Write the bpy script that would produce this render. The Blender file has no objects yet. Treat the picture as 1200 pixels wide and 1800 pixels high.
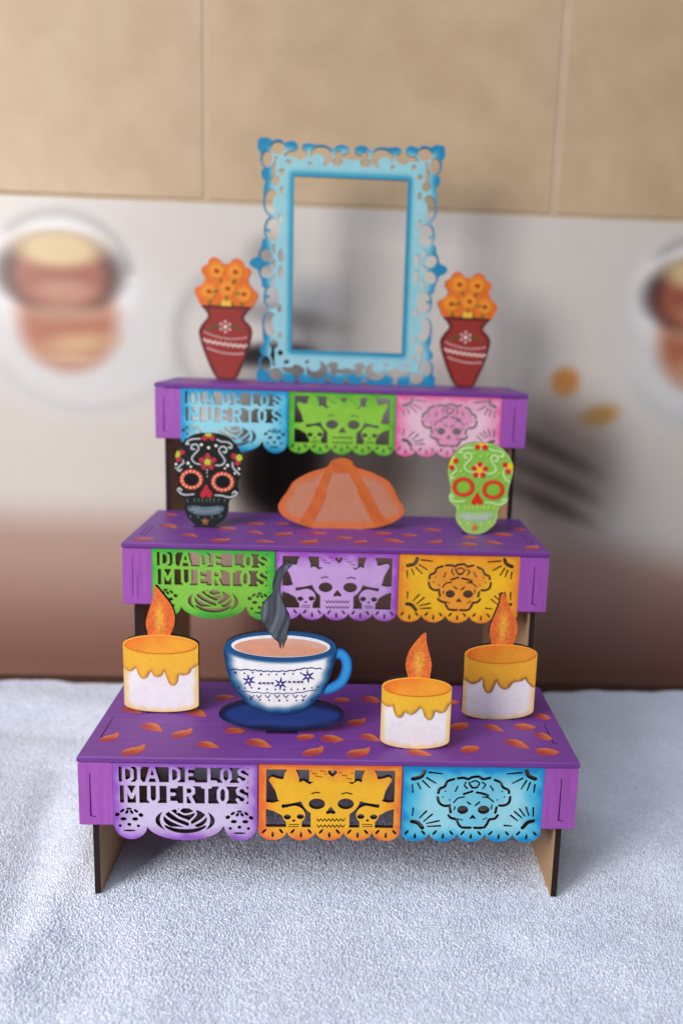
import bpy, math, random
import numpy as np
from mathutils import Vector, Matrix
from mathutils.geometry import delaunay_2d_cdt

random.seed(7); rng = np.random.default_rng(7)
scene = bpy.context.scene
COL = scene.collection
MM = 0.001

# ------------------------------------------------------------------ camera
cam_d = bpy.data.cameras.new('camera'); cam = bpy.data.objects.new('camera', cam_d); COL.objects.link(cam)
scene.camera = cam
def cam_axes(yaw, pitch, roll):
    y, p, r = (math.radians(a) for a in (yaw, pitch, roll))
    fw = Vector((math.sin(y)*math.cos(p), math.cos(y)*math.cos(p), -math.sin(p)))
    rt = Vector((math.cos(y), -math.sin(y), 0)); up = rt.cross(fw)
    return rt*math.cos(r)+up*math.sin(r), -rt*math.sin(r)+up*math.cos(r), fw
rt, up, fw = cam_axes(2.636, 11.17, 1.97)
mw = Matrix((rt, up, -fw)).transposed().to_4x4(); mw.translation = Vector((3.94, -390.5, 273.14))*MM
cam.matrix_world = mw
cam_d.sensor_width = 36.0; cam_d.lens = 31.0
cam_d.shift_x = -0.0434; cam_d.clip_start = 0.02; cam_d.clip_end = 20
cam_d.dof.use_dof = True; cam_d.dof.focus_distance = 0.434; cam_d.dof.aperture_fstop = 4.9
cam_d.dof.aperture_blades = 0

# ------------------------------------------------------------------ light of the room
world = bpy.data.worlds.new('World'); scene.world = world; world.use_nodes = True
bg = world.node_tree.nodes['Background']
bg.inputs[0].default_value = (0.78, 0.86, 1.0, 1); bg.inputs[1].default_value = 0.11
def area(name, target, az, el, dist, sx, sy, power, color):
    l = bpy.data.lights.new(name, 'AREA'); l.shape = 'RECTANGLE'; l.size = sx; l.size_y = sy
    l.energy = power; l.color = color
    o = bpy.data.objects.new(name, l); COL.objects.link(o)
    a, e = math.radians(az), math.radians(el)
    d = Vector((-math.sin(a)*math.cos(e), -math.cos(a)*math.cos(e), math.sin(e)))
    o.location = Vector(target) + d*dist
    o.rotation_euler = d.to_track_quat('Z', 'Y').to_euler()
    return o
area('window_light', (0, .12, .16), 41, 19, 1.2, 0.42, 0.58, 13.2, (1.0, 0.965, 0.92))
area('room_fill_light', (0, .05, .15), 28, 56, 1.9, 1.6, 1.2, 24, (0.88, 0.93, 1.0))  # added softbox filling in for bounced room light, no lamp of the place

scene.render.engine = 'CYCLES'
scene.view_settings.view_transform = 'Standard'; scene.view_settings.look = 'None'
scene.view_settings.exposure = -0.2; scene.view_settings.gamma = 1.0

# ------------------------------------------------------------------ helpers: colour and materials
def lin(c):
    c = np.asarray(c, float)/255.0
    return np.where(c <= .04045, c/12.92, ((c+.055)/1.055)**2.4)
def L4(c): return tuple(lin(c)) + (1.0,)
MATS = {}
def nodes_of(name):
    m = bpy.data.materials.new(name); m.use_nodes = True
    nt = m.node_tree; b = nt.nodes['Principled BSDF']
    MATS[name] = m
    return m, nt, b
def noise(nt, scale, detail=4, rough=.6, coord=None, stretch=None):
    n = nt.nodes.new('ShaderNodeTexNoise'); n.inputs['Scale'].default_value = scale
    n.inputs['Detail'].default_value = detail; n.inputs['Roughness'].default_value = rough
    tc = nt.nodes.new('ShaderNodeTexCoord'); src = tc.outputs['Object']
    if stretch:
        mp = nt.nodes.new('ShaderNodeMapping'); mp.inputs['Scale'].default_value = stretch
        nt.links.new(src, mp.inputs['Vector']); src = mp.outputs['Vector']
    nt.links.new(src, n.inputs['Vector'])
    return n
def mul_var(nt, col_out, fac_out, lo, hi):
    r = nt.nodes.new('ShaderNodeMapRange'); r.inputs['From Min'].default_value = .3; r.inputs['From Max'].default_value = .7
    r.inputs['To Min'].default_value = lo; r.inputs['To Max'].default_value = hi
    nt.links.new(fac_out, r.inputs['Value'])
    mx = nt.nodes.new('ShaderNodeVectorMath'); mx.operation = 'SCALE'
    nt.links.new(col_out, mx.inputs[0]); nt.links.new(r.outputs['Result'], mx.inputs['Scale'])
    return mx.outputs['Vector']
def bump(nt, b, h, strength, dist):
    bp = nt.nodes.new('ShaderNodeBump'); bp.inputs['Strength'].default_value = strength; bp.inputs['Distance'].default_value = dist
    nt.links.new(h, bp.inputs['Height']); nt.links.new(bp.outputs['Normal'], b.inputs['Normal'])

def mat_paint(name, rough=.55, spec=.35, var=(.95, 1.04), scale=420, bs=.12, stretch=None, var2=(.94, 1.05)):
    """brush paint whose colour was laid on by hand (point colour 'Col'), slightly uneven"""
    m, nt, b = nodes_of(name)
    at = nt.nodes.new('ShaderNodeAttribute'); at.attribute_name = 'Col'
    n = noise(nt, scale, 5, .65, stretch=stretch)
    n2 = noise(nt, 70, 3, .6)
    o = mul_var(nt, at.outputs['Color'], n.outputs['Fac'], *var)
    o = mul_var(nt, o, n2.outputs['Fac'], *var2)
    nt.links.new(o, b.inputs['Base Color'])
    b.inputs['Roughness'].default_value = rough; b.inputs['Specular IOR Level'].default_value = spec
    bump(nt, b, n.outputs['Fac'], bs, .0004)
    return m
def mat_flat(name, c, rough=.6, spec=.3, var=(.85, 1.12), scale=300, bs=.2, stretch=None):
    m, nt, b = nodes_of(name)
    rgb = nt.nodes.new('ShaderNodeRGB'); rgb.outputs[0].default_value = L4(c)
    n = noise(nt, scale, 5, .65, stretch=stretch)
    o = mul_var(nt, rgb.outputs[0], n.outputs['Fac'], *var)
    nt.links.new(o, b.inputs['Base Color'])
    b.inputs['Roughness'].default_value = rough; b.inputs['Specular IOR Level'].default_value = spec
    bump(nt, b, n.outputs['Fac'], bs, .0004)
    return m
P_PAINT = mat_paint('hand_paint')
P_GLOSS = mat_paint('dot_paint', rough=.35, spec=.5, var=(.94, 1.05), bs=.1)
P_PURPLE = mat_flat('purple_paint', (118, 60, 150), .46, .4, (.84, 1.13), 520, .3, (.07, 1.0, 1.0))
P_PURPLE_V = mat_flat('purple_paint_panel', (164, 86, 182), .46, .4, (.86, 1.12), 520, .3, (1.0, 1.0, .08))
P_CHAR = mat_flat('laser_burnt_edge', (44, 32, 32), .85, .2)
P_RAW = mat_flat('raw_board', (196, 158, 122), .8, .2, (.86, 1.08), 260, .25, (1, .3, 1))
P_SEAM = mat_flat('slot_gap', (62, 22, 84), .7, .2)

def mat_glitter():
    m, nt, b = nodes_of('glitter_paint')
    at = nt.nodes.new('ShaderNodeAttribute'); at.attribute_name = 'Col'
    v = nt.nodes.new('ShaderNodeTexVoronoi'); v.inputs['Scale'].default_value = 1150
    tc = nt.nodes.new('ShaderNodeTexCoord'); nt.links.new(tc.outputs['Object'], v.inputs['Vector'])
    sep = nt.nodes.new('ShaderNodeSeparateColor'); nt.links.new(v.outputs['Color'], sep.inputs[0])
    r = nt.nodes.new('ShaderNodeMapRange'); r.inputs['To Min'].default_value = .84; r.inputs['To Max'].default_value = 1.22
    nt.links.new(sep.outputs[0], r.inputs['Value'])
    mx = nt.nodes.new('ShaderNodeVectorMath'); mx.operation = 'SCALE'
    nt.links.new(at.outputs['Color'], mx.inputs[0]); nt.links.new(r.outputs['Result'], mx.inputs['Scale'])
    nt.links.new(mx.outputs['Vector'], b.inputs['Base Color'])
    b.inputs['Roughness'].default_value = .45
    bump(nt, b, sep.outputs[1], .5, .0003)
    return m
P_GLITTER = mat_glitter()

# ------------------------------------------------------------------ helpers: 2-D shapes as distance fields (millimetres)
class Grid:
    def __init__(s, x0, x1, z0, z1, h):
        s.h = h; s.x0 = x0-3*h; s.z0 = z0-3*h
        s.nx = int(math.ceil((x1-x0)/h))+7; s.nz = int(math.ceil((z1-z0)/h))+7
        s.X, s.Z = np.meshgrid(s.x0+h*np.arange(s.nx), s.z0+h*np.arange(s.nz))
def circ(g, x, z, r): return np.hypot(g.X-x, g.Z-z)-r
def ell(g, x, z, a, b, rot=0):
    c, s = math.cos(math.radians(rot)), math.sin(math.radians(rot))
    dx, dz = g.X-x, g.Z-z; u = dx*c+dz*s; v = -dx*s+dz*c
    k = np.sqrt((u/a)**2+(v/b)**2); k2 = np.sqrt((u/a**2)**2+(v/b**2)**2)+1e-9
    return k*(k-1)/k2
def box(g, x0, x1, z0, z1, r=0):
    cx, cz = (x0+x1)/2, (z0+z1)/2
    qx = np.abs(g.X-cx)-(x1-x0)/2+r; qz = np.abs(g.Z-cz)-(z1-z0)/2+r
    return np.hypot(np.maximum(qx, 0), np.maximum(qz, 0))+np.minimum(np.maximum(qx, qz), 0)-r
def seg(g, a, b, r0, r1=None):
    r1 = r0 if r1 is None else r1
    ax, az = a; bx, bz = b; dx, dz = bx-ax, bz-az; l2 = dx*dx+dz*dz+1e-12
    t = np.clip(((g.X-ax)*dx+(g.Z-az)*dz)/l2, 0, 1)
    return np.hypot(g.X-ax-t*dx, g.Z-az-t*dz)-(r0+(r1-r0)*t)
def line(g, pts, r):
    F = None; n = len(pts)-1
    for i in range(n):
        if isinstance(r, (tuple, list)): a, b = r[0]+(r[1]-r[0])*i/n, r[0]+(r[1]-r[0])*(i+1)/n
        else: a = b = r
        f = seg(g, pts[i], pts[i+1], a, b); F = f if F is None else np.minimum(F, f)
    return F
def poly(g, pts):
    d = np.full(g.X.shape, 1e9); ins = np.zeros(g.X.shape, bool); n = len(pts)
    for i in range(n):
        (ax, az), (bx, bz) = pts[i], pts[(i+1) % n]
        dx, dz = bx-ax, bz-az; t = np.clip(((g.X-ax)*dx+(g.Z-az)*dz)/(dx*dx+dz*dz+1e-12), 0, 1)
        d = np.minimum(d, (g.X-ax-t*dx)**2+(g.Z-az-t*dz)**2)
        c = (az > g.Z) != (bz > g.Z)
        if abs(bz-az) > 1e-9: ins ^= c & (g.X < (bx-ax)*(g.Z-az)/(bz-az)+ax)
    d = np.sqrt(d); return np.where(ins, -d, d)
def smooth(pts, n=5, closed=True):
    P = [np.array(p, float) for p in pts]; N = len(P); out = []
    rngi = range(N) if closed else range(N-1)
    for i in rngi:
        if closed: p0, p1, p2, p3 = P[i-1], P[i], P[(i+1) % N], P[(i+2) % N]
        else: p0, p1, p2, p3 = P[max(i-1, 0)], P[i], P[i+1], P[min(i+2, N-1)]
        for k in range(n):
            t = k/n
            out.append(tuple(.5*((2*p1)+(-p0+p2)*t+(2*p0-5*p1+4*p2-p3)*t*t+(-p0+3*p1-3*p2+p3)*t**3)))
    if not closed: out.append(tuple(P[-1]))
    return out
def U(*f):
    r = f[0]
    for a in f[1:]: r = np.minimum(r, a)
    return r
def I(*f):
    r = f[0]
    for a in f[1:]: r = np.maximum(r, a)
    return r
def CUT(f, *h):
    for a in h: f = np.maximum(f, -a)
    return f
def sample(g, F, x, z):
    fx = np.clip((np.asarray(x)-g.x0)/g.h, 0, g.nx-1.001); fz = np.clip((np.asarray(z)-g.z0)/g.h, 0, g.nz-1.001)
    i = fx.astype(int); j = fz.astype(int); u = fx-i; v = fz-j
    return F[j, i]*(1-u)*(1-v)+F[j, i+1]*u*(1-v)+F[j+1, i]*(1-u)*v+F[j+1, i+1]*u*v

def contours(g, F):
    F = np.where(np.abs(F) < 1e-6, 1e-6, F)
    s = F < 0
    code = s[:-1, :-1]*1+s[:-1, 1:]*2+s[1:, 1:]*4+s[1:, :-1]*8
    TAB = {1: [(3, 0)], 2: [(0, 1)], 3: [(3, 1)], 4: [(1, 2)], 5: [(3, 0), (1, 2)], 6: [(0, 2)], 7: [(3, 2)], 8: [(2, 3)],
           9: [(2, 0)], 10: [(0, 1), (2, 3)], 11: [(2, 1)], 12: [(1, 3)], 13: [(1, 0)], 14: [(0, 3)]}
    adj = {}
    js, is_ = np.nonzero((code > 0) & (code < 15))
    for j, i in zip(js.tolist(), is_.tolist()):
        keys = ((j, i, 0), (j, i+1, 1), (j+1, i, 0), (j, i, 1))
        for a, b in TAB[int(code[j, i])]:
            adj.setdefault(keys[a], []).append(keys[b]); adj.setdefault(keys[b], []).append(keys[a])
    def pt(k):
        j, i, d = k
        a = F[j, i]; b = F[j, i+1] if d == 0 else F[j+1, i]; t = min(max(a/(a-b), .02), .98)
        return (g.x0+g.h*(i+(t if d == 0 else 0)), g.z0+g.h*(j+(t if d == 1 else 0)))
    seen = set(); loops = []
    for k in adj:
        if k in seen: continue
        lp = [k]; seen.add(k); cur = k
        while True:
            nx = [q for q in adj[cur] if q not in seen]
            if not nx: break
            cur = nx[0]; seen.add(cur); lp.append(cur)
        if len(lp) > 5: loops.append(np.array([pt(q) for q in lp]))
    return loops
def rdp(P, tol):
    n = len(P); keep = np.zeros(n, bool); m = int(np.argmax(((P-P[0])**2).sum(1))); keep[0] = keep[m] = True
    Q = np.vstack([P, P[:1]]); st = [(0, m), (m, n)]
    while st:
        a, b = st.pop()
        if b-a < 2: continue
        d = Q[b]-Q[a]; l = math.hypot(*d)+1e-12; v = Q[a+1:b]-Q[a]
        dist = np.abs(v[:, 0]*d[1]-v[:, 1]*d[0])/l; k = int(np.argmax(dist))
        if dist[k] > tol: k += a+1; keep[k % n] = True; st += [(a, k), (k, b)]
    return P[keep]
def shape2d(g, F, spacing=None, tol=.03):
    loops = [rdp(l, tol) for l in contours(g, F)]
    loops = [l for l in loops if len(l) > 2]
    V = []; E = []
    for l in loops:
        o = len(V); V += [tuple(p) for p in l]; E += [(o+i, o+(i+1) % len(l)) for i in range(len(l))]
    EA = np.array([(V[a]+V[b]) for a, b in E])
    if spacing:
        xs = np.arange(g.x0, g.x0+g.h*g.nx, spacing); zs = np.arange(g.z0, g.z0+g.h*g.nz, spacing)
        XX, ZZ = np.meshgrid(xs, zs); XX = XX+(np.arange(len(zs)) % 2)[:, None]*spacing/2
        XX, ZZ = XX.ravel(), ZZ.ravel(); k = sample(g, F, XX, ZZ) < -.35*spacing
        V += list(zip(XX[k].tolist(), ZZ[k].tolist()))
    vo, eo, fo, *_ = delaunay_2d_cdt([Vector(p) for p in V], E, [], 0, 1e-5)
    VO = np.array([(v.x, v.y) for v in vo]); T = np.array([f for f in fo if len(f) == 3])
    c = VO[T].mean(1); ins = np.zeros(len(c), bool)
    for q in range(0, len(c), 1500):
        cx, cz = c[q:q+1500, 0:1], c[q:q+1500, 1:2]
        ax, az, bx, bz = EA[:, 0], EA[:, 1], EA[:, 2], EA[:, 3]
        cr = (az > cz) != (bz > cz); den = np.where(np.abs(bz-az) < 1e-12, 1e-12, bz-az)
        xi = (bx-ax)*(cz-az)/den+ax
        ins[q:q+1500] = ((cr & (cx < xi)).sum(1) % 2) == 1
    T = T[ins]
    a = VO[T]; ar = (a[:, 1, 0]-a[:, 0, 0])*(a[:, 2, 1]-a[:, 0, 1])-(a[:, 1, 1]-a[:, 0, 1])*(a[:, 2, 0]-a[:, 0, 0])
    T = np.where((ar < 0)[:, None], T[:, ::-1], T)
    used = np.unique(T); mp = -np.ones(len(VO), int); mp[used] = np.arange(len(used))
    VO = VO[used]; T = mp[T]
    d = {}
    for t in T.tolist():
        for p, q in ((t[0], t[1]), (t[1], t[2]), (t[2], t[0])): d[(p, q)] = 1
    B = [(p, q) for (p, q) in d if (q, p) not in d]
    return VO, T, B
def slab(name, S, y0, y1, paint, parent=None, mats=None, double=True):
    """a flat cut shape S standing in the x-z plane, from y0 (front) to y1 (back), as one mesh object"""
    VO, T, B = S; n = len(VO)
    co = np.zeros((2*n, 3)); co[:n, 0] = co[n:, 0] = VO[:, 0]; co[:n, 2] = co[n:, 2] = VO[:, 1]; co[:n, 1] = y0; co[n:, 1] = y1
    faces = [tuple(t) for t in T.tolist()]+[(t[2]+n, t[1]+n, t[0]+n) for t in T.tolist()]
    nf = len(faces)
    wv = co.tolist()
    walls = []
    for p, q in B:                      # walls get vertices of their own: crisp cut edges
        k = len(wv); wv += [wv[p], wv[q], wv[q+n], wv[p+n]]; walls.append((k, k+3, k+2, k+1))
    me = bpy.data.meshes.new(name); me.from_pydata([(a*MM, b*MM, c*MM) for a, b, c in wv], [], faces+walls)
    X = np.array(wv)
    rgb = paint(X[:, 0], X[:, 2]) if callable(paint) else np.tile(np.array(paint, float), (len(X), 1))
    at = me.attributes.new('Col', 'FLOAT_COLOR', 'POINT')
    c4 = np.ones((len(X), 4), np.float32); c4[:, :3] = lin(np.clip(rgb, 0, 255)); at.data.foreach_set('color', c4.ravel())
    mats = mats or [P_PAINT, P_CHAR]
    for m in mats: me.materials.append(m)
    if len(mats) > 1:
        mi = np.zeros(nf+len(walls), np.int32); mi[nf:] = 1; me.polygons.foreach_set('material_index', mi)
    me.update()
    o = bpy.data.objects.new(name, me); COL.objects.link(o)
    if parent: o.parent = parent
    return o
def thing(name, label, cat, loc, rz=0, rx=0, group=None):
    o = bpy.data.objects.new(name, None); COL.objects.link(o); o.empty_display_size = .02
    o.location = [a*MM for a in loc]; o.rotation_euler = (math.radians(rx), 0, math.radians(rz))
    o['label'] = label; o['category'] = cat
    if group: o['group'] = group
    return o
def mesh_obj(name, verts, faces, mat, parent=None, smooth_=False, scale=MM):
    me = bpy.data.meshes.new(name); me.from_pydata([tuple(c*scale for c in v) for v in verts], [], faces)
    me.materials.append(mat)
    if smooth_: me.polygons.foreach_set('use_smooth', [True]*len(me.polygons))
    me.update(); o = bpy.data.objects.new(name, me); COL.objects.link(o)
    if parent: o.parent = parent
    return o
def bevel_box(name, x0, x1, y0, y1, z0, z1, mat, parent=None, b=.5):
    V = []; 
    for (zz, i) in ((z0, b), (z0+b, 0), (z1-b, 0), (z1, b)):
        V += [(x0+i, y0+i, zz), (x1-i, y0+i, zz), (x1-i, y1-i, zz), (x0+i, y1-i, zz)]
    Fc = [(3, 2, 1, 0), (12, 13, 14, 15)]
    for k in range(3):
        for e in range(4): Fc.append((4*k+e, 4*k+(e+1) % 4, 4*k+4+(e+1) % 4, 4*k+4+e))
    return mesh_obj(name, V, Fc, mat, parent)
def mix(a, b, t): return np.asarray(a, float)*(1-t[:, None])+np.asarray(b, float)*t[:, None]
def sst(t, a, b):
    t = np.clip((t-a)/(b-a), 0, 1); return t*t*(3-2*t)
def AFF(a, b, c, d, e, f): return lambda u, v: (a*u+b*v+c, d*u+e*v+f)
def pts(A, L): return [A(*p) for p in L]

# ------------------------------------------------------------------ the setting: wall, table, towel
WALL_Y = 315.0
def grid_mesh(name, xs, zs, pos, color=None, mat=None, parent=None):
    nx, nz = len(xs), len(zs); XX, ZZ = np.meshgrid(xs, zs); P = pos(XX.ravel(), ZZ.ravel())*MM
    me = bpy.data.meshes.new(name); n = nx*nz
    idx = np.arange(n).reshape(nz, nx)
    q = np.stack([idx[:-1, :-1], idx[:-1, 1:], idx[1:, 1:], idx[1:, :-1]], -1).reshape(-1, 4)
    me.vertices.add(n); me.vertices.foreach_set('co', P.astype(np.float32).ravel())
    me.loops.add(q.size); me.loops.foreach_set('vertex_index', q.ravel().astype(np.int32))
    me.polygons.add(len(q)); me.polygons.foreach_set('loop_start', np.arange(0, q.size, 4, dtype=np.int32))
    me.polygons.foreach_set('use_smooth', np.ones(len(q), bool)); me.update(calc_edges=True); me.validate()
    if color is not None:
        at = me.attributes.new('Col', 'FLOAT_COLOR', 'POINT'); c4 = np.ones((n, 4), np.float32)
        c4[:, :3] = lin(np.clip(color(XX.ravel(), ZZ.ravel()), 0, 255)); at.data.foreach_set('color', c4.ravel())
    me.materials.append(mat); o = bpy.data.objects.new(name, me); COL.objects.link(o)
    if parent: o.parent = parent
    return o
def mat_tile():
    m, nt, b = nodes_of('tan_stone_tile')
    n = noise(nt, 34, 3, .5); n2 = noise(nt, 7, 3, .5)
    cr = nt.nodes.new('ShaderNodeValToRGB'); cr.color_ramp.elements[0].color = L4((190, 162, 130)); cr.color_ramp.elements[1].color = L4((202, 175, 143))
    cr.color_ramp.elements[0].position = .3; cr.color_ramp.elements[1].position = .72
    nt.links.new(n.outputs['Fac'], cr.inputs[0])
    o = mul_var(nt, cr.outputs[0], n2.outputs['Fac'], .93, 1.05); nt.links.new(o, b.inputs['Base Color'])
    b.inputs['Roughness'].default_value = .45; bump(nt, b, n.outputs['Fac'], .15, .001)
    return m
P_TILE = mat_tile()
P_GROUT = mat_flat('grout', (200, 178, 152), .85, .1, (.93, 1.05), 60, .1)
P_PRINT = mat_paint('glazed_print', .35, .4, (.985, 1.015), 20, .02, None, (.99, 1.01))
wall = mesh_obj('wall', [(-900, WALL_Y+.5, -60), (900, WALL_Y+.5, -60), (900, WALL_Y+.5, 900), (-900, WALL_Y+.5, 900),
                         (-900, WALL_Y+60, -60), (900, WALL_Y+60, -60), (900, WALL_Y+60, 900), (-900, WALL_Y+60, 900)],
                [(0, 1, 2, 3), (5, 4, 7, 6), (4, 5, 1, 0), (3, 2, 6, 7), (4, 0, 3, 7), (1, 5, 6, 2)], P_GROUT)
wall['kind'] = 'structure'
JOINT = 370.0
for i, x0 in enumerate((-637, -372, -107.5, 157.5, 422)):
    for z0, z1 in ((JOINT, JOINT+264), (JOINT+264, JOINT+528)):
        bevel_box('tile', x0+3.2, x0+261.6, WALL_Y-.1, WALL_Y+3, z0+1.6, z1-1.6, P_TILE, wall, .4)
W_C = lambda px, py: None
def printed(x, z):
    """the glazed photograph on the lower tiles: coffee glasses, slanting dark stripes, a brown table edge darker towards the bottom (soft, out-of-focus print)"""
    c = np.tile(np.array((214., 206., 200.)), (len(x), 1))
    def E(cx, cz, a, b, col, soft=.25, rot=0, k=1.0):
        nonlocal c
        s_, c_ = math.sin(math.radians(rot)), math.cos(math.radians(rot))
        u = (x-cx)*c_+(z-cz)*s_; v = -(x-cx)*s_+(z-cz)*c_
        t = np.sqrt((u/a)**2+(v/b)**2); soft = min(soft*1.15+.05, .95); w = (1-sst(t, 1-soft, 1+soft))*k
        c = mix2(c, col, w)
    def mix2(c, col, w): return c*(1-w[:, None])+np.array(col, float)*w[:, None]
    def R(cx, cz, a, b, t, col, soft=6, k=1.0, a0=0, a1=360):
        nonlocal c
        d = np.abs(np.hypot((x-cx)/a, (z-cz)/b)-1)*min(a, b)
        w = (1-sst(d, t-soft*.8, t+soft*.8))*k
        an = np.degrees(np.arctan2((z-cz)/b, (x-cx)/a)) % 360
        w = w*sst(an, a0-12, a0+12)*(1-sst(an, a1-12, a1+12)) if a1-a0 < 359 else w
        c = mix2(c, col, w)
    for ox in (0, 500):
        E(-200+ox, 268, 78, 62, (216, 214, 214), .22)                       # saucer
        R(-200+ox, 268, 74, 58, 4, (196, 196, 196), 8, .6, 200, 350)
        E(-219+ox, 312, 57, 50, (234, 230, 232), .12)                       # glass
        R(-219+ox, 312, 53, 46, 4, (176, 170, 166), 8, .9, 0, 140)
        E(-214+ox, 277, 37, 36, (178, 108, 82), .22)                        # glass body
        E(-219+ox, 313, 46, 28, (50, 34, 32), .2)                           # dark rim of coffee
        E(-219+ox, 311, 37, 27, (160, 92, 72), .2)
        E(-219+ox, 331, 32, 13, (218, 192, 146), .35)                       # foam
        E(-215+ox, 300, 22, 8, (190, 134, 112), .5)
        E(-214+ox, 284, 30, 6, (204, 170, 142), .9, 0, .6)
        E(-207+ox, 260, 25, 8, (212, 174, 134), .7, 8, .9)
        E(-211+ox, 249, 18, 3.5, (206, 170, 140), .8)
    R(-60, 268, 70, 62, 4, (176, 172, 170), 9, .8, 110, 250)                # handle curve of the middle cup
    E(-52, 300, 52, 20, (196, 194, 196), .5)
    E(-60, 332, 14, 12, (120, 112, 108), .8, 0, .6)
    E(-50, 287, 40, 7, (130, 122, 118), .7, -8, .6)
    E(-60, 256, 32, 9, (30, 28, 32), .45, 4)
    E(-40, 225, 60, 22, (150, 146, 146), .5)
    E(-48, 165, 40, 44, (36, 28, 26), .35)  # dark print shape with the altar's cast shadow painted into it
    E(20, 165, 34, 44, (140, 126, 118), .5)
    E(176, 243, 11, 11, (206, 132, 66), .45)                                # small orange biscuits
    E(205, 217, 15, 8, (200, 146, 70), .5, 15)
    E(170, 176, 50, 54, (134, 116, 108), .5, 0, .8)                                # brown-grey patch with darker slanting stripes
    for dz in (16, -6, -27): E(168, 172+dz, 34, 6, (92, 78, 72), .7, -24, .8)
    tb = 126-22*sst(x, 180, 300)-6*sst(x, -60, 100)
    w = 1-sst(z, tb-26, tb+20)
    c = mix2(c, (180, 148, 137), w); w = 1-sst(z, 8, 104)  # brown band, its colour going darker towards the bottom
    c = mix2(c, (138, 98, 86), w)
    return c
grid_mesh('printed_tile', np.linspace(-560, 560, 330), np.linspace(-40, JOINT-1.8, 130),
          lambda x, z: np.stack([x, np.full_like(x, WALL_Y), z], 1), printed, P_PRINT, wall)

P_TABLE = mat_flat('dark_table', (84, 56, 46), .6, .3, (.8, 1.15), 60, .1, (.2, 2, 1))
tb = mesh_obj('table_top', [(-900, -700, -12), (900, -700, -12), (900, WALL_Y+2, -12), (-900, WALL_Y+2, -12),
                            (-900, -700, -40), (900, -700, -40), (900, WALL_Y+2, -40), (-900, WALL_Y+2, -40)],
              [(0, 1, 2, 3), (7, 6, 5, 4), (4, 5, 1, 0), (5, 6, 2, 1), (6, 7, 3, 2), (7, 4, 0, 3)], P_TABLE)
tb['kind'] = 'structure'

def mat_towel():
    m, nt, b = nodes_of('terry_cloth')
    n = noise(nt, 1300, 3, .6); n2 = noise(nt, 30, 3, .5); n3 = noise(nt, 340, 3, .6)
    rgb = nt.nodes.new('ShaderNodeRGB'); rgb.outputs[0].default_value = L4((224, 230, 245))
    o = mul_var(nt, rgb.outputs[0], n3.outputs['Fac'], .92, 1.05)
    o = mul_var(nt, o, n2.outputs['Fac'], .95, 1.04)
    nt.links.new(o, b.inputs['Base Color']); b.inputs['Roughness'].default_value = .95; b.inputs['Specular IOR Level'].default_value = .05
    b.inputs['Sheen Weight'].default_value = .25; b.inputs['Sheen Roughness'].default_value = .6
    bump(nt, b, n.outputs['Fac'], .25, .0008)
    return m
P_TOWEL = mat_towel()
def blur(a, k=1):
    for _ in range(k):
        a = (np.roll(a, 1, 0)+2*a+np.roll(a, -1, 0))/4; a = (np.roll(a, 1, 1)+2*a+np.roll(a, -1, 1))/4
    return a
tx = np.arange(-320, 321, 1.2); ty = np.arange(-115, 281, 1.2)
pile = blur(rng.standard_normal((len(ty), len(tx))), 1)*.45
lump = blur(rng.standard_normal((len(ty)//8+2, len(tx)//8+2)), 2)
lump = np.kron(lump, np.ones((8, 8)))[:len(ty), :len(tx)]; lump = blur(lump, 24)
def towel_h(x, y):
    z = np.full_like(x, -.4)
    def ridge(a, b, w, h):
        nonlocal z
        (ax, ay), (bx, by) = a, b; dx, dy = bx-ax, by-ay; t = ((x-ax)*dx+(y-ay)*dy)/(dx*dx+dy*dy)
        tt = np.clip(t, 0, 1); d = np.hypot(x-ax-tt*dx, y-ay-tt*dy)
        z = z+h*np.exp(-(d/w)**2)
    ridge((-172, 130), (-145, -20), 13, -7.0)
    ridge((-150, 90), (-121, 26), 11, 6.5); ridge((-128, 30), (-137, -60), 11, 6.0); ridge((-118, -20), (-104, 2), 7, -3.0)
    ridge((-240, 160), (-190, 20), 20, 6.5)
    ridge((-300, 250), (-150, 215), 22, 6.0); ridge((-260, 190), (-150, 175), 12, -3.0)
    ridge((-100, -18), (-112, -120), 13, -3.2); ridge((-75, -25), (-70, -130), 16, 2.2)
    ridge((-30, -12), (-46, -110), 12, -1.8); ridge((0, -10), (-12, -120), 14, 1.6)
    ridge((80, -32), (125, -64), 11, -1.6); ridge((95, -18), (150, -55), 14, 1.0)
    ridge((165, 60), (230, -30), 22, 3.2); ridge((160, 200), (280, 170), 26, 4.0)
    flat = 1-np.exp(-(np.maximum(np.abs(x)-112, 0)/22)**2-(np.maximum(np.abs(y-125)-128, 0)/16)**2)
    z = -.4+(z+.4)*flat*.62
    z = z+1.0*np.exp(-((np.abs(x)-113)/4.5)**2)*sst(y, -4, 2)
    return z
def towel_pos(x, y):
    z = towel_h(x, y)+pile.ravel()*.46+lump.ravel()*1.0-.9
    edge = np.clip((y-262)/19, 0, 1); z = z-edge**3*5.0
    b = np.clip((y-190)/90, 0, 1)**2; y = y+b*(4.5*np.sin(x*.027+1)+2.5*np.sin(x*.071)+1.2*np.sin(x*.19))
    return np.stack([x, y, z], 1)
TW = {}
towel = grid_mesh('towel', tx, ty, towel_pos, None, P_TOWEL)
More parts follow.
